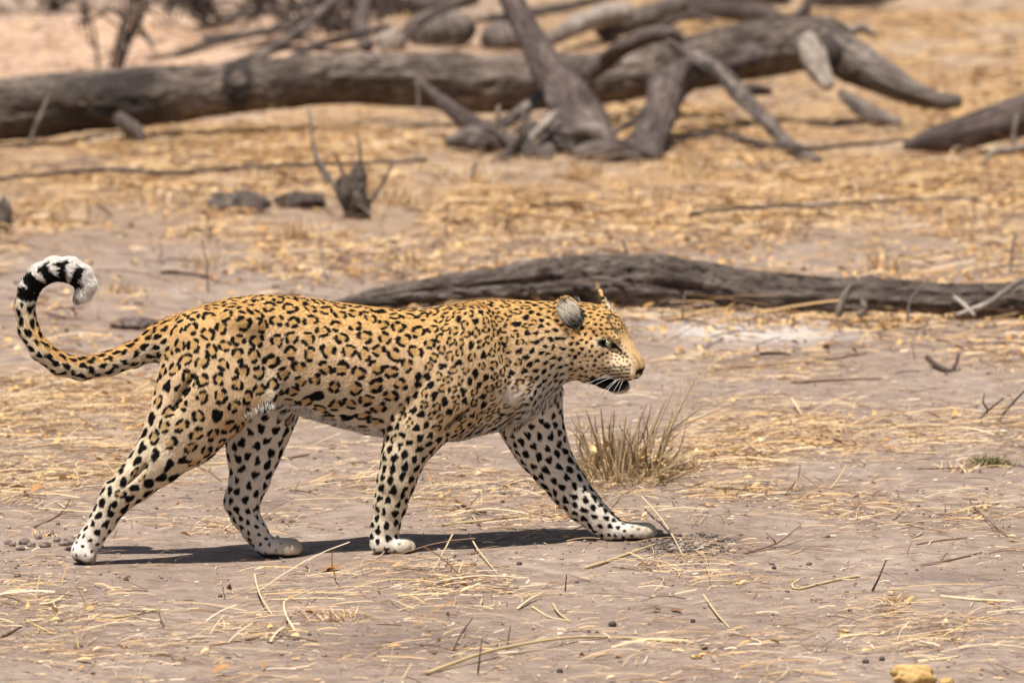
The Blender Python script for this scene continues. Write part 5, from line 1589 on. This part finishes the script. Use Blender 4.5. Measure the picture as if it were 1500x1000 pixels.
for k in range(12):
    px, py = 12 + k * 8.6 + rng.normal(0, 3), 797 + rng.normal(0, 5)
    lump('clod', px, py, rng.uniform(5, 9), rng.uniform(3.5, 5.5), 'clod', rng.uniform(.5, .8), 'pinkish brown clod in the heap left of the rear foot', 'clod', 'clods heaped left of the rear foot', 40 + k)
for k, (px, py, s, lb) in enumerate(((1015, 911, 4, 'small dark dropping under the down pointing stalk right of centre'), (1031, 951, 6, 'dark dropping just above the orange crumpled leaf'),
        (897, 917, 6, 'round dark dropping on bare sand above the long pale reed'), (1268, 971, 5, 'larger dark dropping left of its twin near the bottom right'), (1292, 967, 4.5, 'dark dropping right of its twin near the bottom right'),
        (820, 985, 5, 'dark dropping close to the bottom edge below the long pale reed'), (1134, 833, 3.5, 'tiny dark dropping under the forked light brown twig'), (185, 850, 4, 'tiny dark dropping in front of the near hind foot'),
        (136, 988, 3.5, 'tiny dark dropping near the bottom left corner'), (1245, 895, 3.5, 'tiny dark dropping above the orange leaf at lower right'))):
    lump('dropping', px, py, s, s * .75, 'clod', .05, lb, 'dropping', 'dark droppings scattered on the sand', 60 + k)

# ---- dry tuft beside the far foreleg
tuft = empty('dry_shrub', G(905, 700))
tag(tuft, 'low dry tuft of thin olive brown stems with yellow leaves caught at its foot', 'shrub')
def stem_pts(bx, by, tx, ty, dep, bow, r):
    b = G(bx, by); b = b + np.array([0, dep, 0]); b[2] = float(ground_z(b[0], b[1]))
    t = P(tx, ty, b[1] + dep * .3 + rng.normal(0, .03))
    m = (b + t) / 2 + np.array([bow, 0, .012])
    return np.array([[*b, r], [*(b * .6 + m * .4), r * .9], [*m, r * .8], [*t, r * .35]])
ST = [(955, 690, 1022, 548, -.03, .0, .0030), (960, 692, 1000, 556, -.02, .01, .0028), (955, 688, 1024, 571, .0, -.02, .0030), (958, 690, 1026, 598, -.02, -.03, .0028), (960, 640, 1078, 590, -.02, .02, .0026), (1030, 628, 1092, 603, -.02, .0, .0022),
      (930, 692, 965, 600, .02, .0, .0030), (920, 700, 975, 585, -.03, .01, .0032), (905, 700, 955, 592, .0, .02, .0030), (940, 690, 992, 560, .03, .0, .0026), (890, 705, 858, 600, -.02, .0, .0034), (900, 704, 880, 595, -.03, -.01, .0032),
      (905, 706, 918, 602, .02, .0, .0032), (880, 690, 845, 640, .0, -.01, .0028), (875, 694, 836, 612, .02, .0, .0028), (870, 690, 832, 600, .03, .01, .0022), (895, 700, 900, 600, .04, .0, .0028), (912, 700, 948, 590, .05, .0, .0026),
      (930, 698, 938, 606, -.04, .0, .0030), (950, 694, 962, 612, -.05, -.005, .0030), (940, 700, 906, 620, -.03, .0, .0026), (965, 680, 985, 600, .02, .015, .0026), (885, 696, 866, 630, .05, .0, .0026), (968, 690, 1000, 640, .0, .02, .0022)]
for k in range(74):
    bx = rng.uniform(856, 972); f = (bx - 905) / 60
    ST.append((bx, 694 + rng.normal(0, 7), bx + f * rng.uniform(6, 38) + rng.normal(0, 14), rng.uniform(600, 668), rng.normal(0, .05), rng.normal(0, .01), rng.uniform(.0016, .0030)))
for k, q in enumerate(ST):
    tube('stem', stem_pts(*q), M['stem'], tuft, n=12, m=6, lump=.1, seed=k, rnd=float(np.clip(rng.normal(.42, .26), .02, 1)))
for k in range(26):
    px, py = rng.uniform(862, 972), rng.uniform(655, 702)
    if k < 9: px, py = rng.uniform(925, 970), rng.uniform(660, 704)
    g0 = G(px, max(py, 694)); g0[1] -= .04 + rng.uniform(0, .03)
    at = P(px, py, g0[1])
    leaf_obj(px, py, rng.uniform(.022, .042), rng.uniform(.012, .022), rng.uniform(.45, .95), None, rng.uniform(0, 6.28), rng.uniform(.3, .9), tuft, at, rng.uniform(-.9, .9))
# fine dead tangle at its foot
n = 1500
bx = rng.uniform(838, 985, n); b = np.array([G(x, 694 + rng.normal(0, 9)) for x in bx])
b[:, 1] += rng.normal(0, .03, n)
top = b + np.stack([(bx - 905) / 60 * .03 + rng.normal(0, .045, n), rng.normal(0, .04, n), np.abs(rng.normal(.05, .045, n)) * np.exp(-((bx - 915) / 55) ** 2) + .006], -1)
side = rng.normal(0, 1, (n, 3)); side /= np.linalg.norm(side, axis=1)[:, None]
wv = side * rng.uniform(.0006, .0016, n)[:, None]
md = (b + top) / 2 + rng.normal(0, .008, (n, 3))
V = np.stack([b - wv, b + wv, md - wv, md + wv, top], 1).reshape(-1, 3)
k5 = np.arange(n)[:, None] * 5
tg = mesh_from('fine_stems', V, [np.concatenate([k5 + [0, 1, 3], k5 + [0, 3, 2], k5 + [2, 3, 4]]).reshape(-1, 3)], M['stem'], smooth_sh=False)
attr_f(tg.data, 'rnd', np.repeat(np.clip(rng.normal(.35, .28, n), 0, 1), 5))
attach(tg, tuft); tag(tg, kind='stuff')

# ---- small grass tufts in the straw
def grass_tuft(px, py, wpx, hpx, n, mat, label, seed, lean=.5):
    r_ = np.random.default_rng(seed)
    c = G(px, py); s = pxm(c[1])
    root = empty('grass_tuft', c); tag(root, label, 'grass tuft')
    b = c + np.stack([r_.normal(0, wpx * s * .4, n), r_.normal(0, wpx * s * .3, n), np.full(n, -.004)], -1)
    d = np.stack([r_.normal(0, lean, n), r_.normal(0, lean, n), np.ones(n)], -1); d /= np.linalg.norm(d, axis=1)[:, None]
    L = hpx * s * r_.uniform(.4, 1.1, n)[:, None]
    t = b + d * L + np.array([0, 0, -.15]) * L * r_.random((n, 1))
    m = b + d * L * .5
    m2 = b * .15 + t * .85
    sd = np.cross(d, r_.normal(0, 1, (n, 3))); sd /= np.linalg.norm(sd, axis=1)[:, None]
    wv = sd * (s * r_.uniform(.6, 1.3, n))[:, None]
    V = np.stack([b - wv, b + wv, m - wv, m + wv, t], 1).reshape(-1, 3)
    k = np.arange(n)[:, None] * 5
    o = mesh_from('blades', V, [np.concatenate([k + [0, 1, 3], k + [0, 3, 2], k + [2, 3, 4]]).reshape(-1, 3)], M[mat], smooth_sh=False)
    attr_f(o.data, 'rnd', np.repeat(np.clip(r_.normal(.6, .25, n), 0, 1), 5))
    attach(o, root); tag(o, kind='stuff')
grass_tuft(1452, 681, 40, 24, 240, 'green', 'low faded green grass tuft near the right edge', 1, .7)
for px, py, w_, h_, nb, lb in ((430, 352, 40, 46, 60, 'thin upright dry tuft above the middle of the leopard back'), (300, 392, 40, 40, 60, 'pale upright dry tuft above the leopard rump'), (760, 345, 50, 40, 60, 'dry tuft behind the left end of the rotten log'),
        (950, 300, 46, 38, 70, 'dry tuft below the arched root'), (1140, 345, 46, 42, 60, 'dry tuft behind the middle of the rotten log'), (1290, 395, 40, 40, 60, 'dry tuft just behind the rotten log at right'), (1420, 330, 50, 44, 70, 'dry tuft below the dark log near the right edge'),
        (90, 330, 50, 44, 80, 'dry tuft above the tail curl'), (230, 300, 50, 40, 80, 'dry tuft left of the rotten chunks'), (610, 395, 44, 40, 60, 'dry tuft behind the left tip of the rotten log'), (180, 430, 40, 30, 60, 'low dry tuft between tail curl and rump'),
        (1010, 262, 44, 36, 80, 'dry tuft right of the arched root'), (390, 268, 50, 36, 80, 'dry tuft before the trunk above the rotten chunks')):
    grass_tuft(px, py, w_, h_, nb, 'straw', lb, int(px), .35)
grass_tuft(850, 262, 40, 40, 160, 'straw', 'pale dry grass tuft in front of the slanting limb', 2)
grass_tuft(690, 268, 50, 36, 120, 'straw', 'pale dry grass tuft in front of the propped branch', 3)
grass_tuft(585, 300, 50, 40, 110, 'straw', 'pale dry grass tuft right of the charred stump', 4)
grass_tuft(1010, 690, 34, 34, 90, 'straw', 'yellow straw tuft right of the dry shrub', 5, .9)
grass_tuft(1408, 690, 30, 30, 70, 'straw', 'spiky pale straw tuft left of the green tuft', 6, 1.0)
grass_tuft(1318, 880, 24, 26, 40, 'straw', 'small spiky straw tuft on bare sand right of the standing twig', 7, 1.3)
grass_tuft(70, 785, 26, 26, 40, 'straw', 'small pale straw tuft behind the clod heap', 8, 1.2)
grass_tuft(945, 826, 24, 18, 46, 'straw', 'small straw tuft in front of the far forepaw toes', 9, 1.3)
grass_tuft(500, 905, 60, 30, 70, 'straw', 'sprawling straw tuft in the foreground left of centre', 10, 1.5)
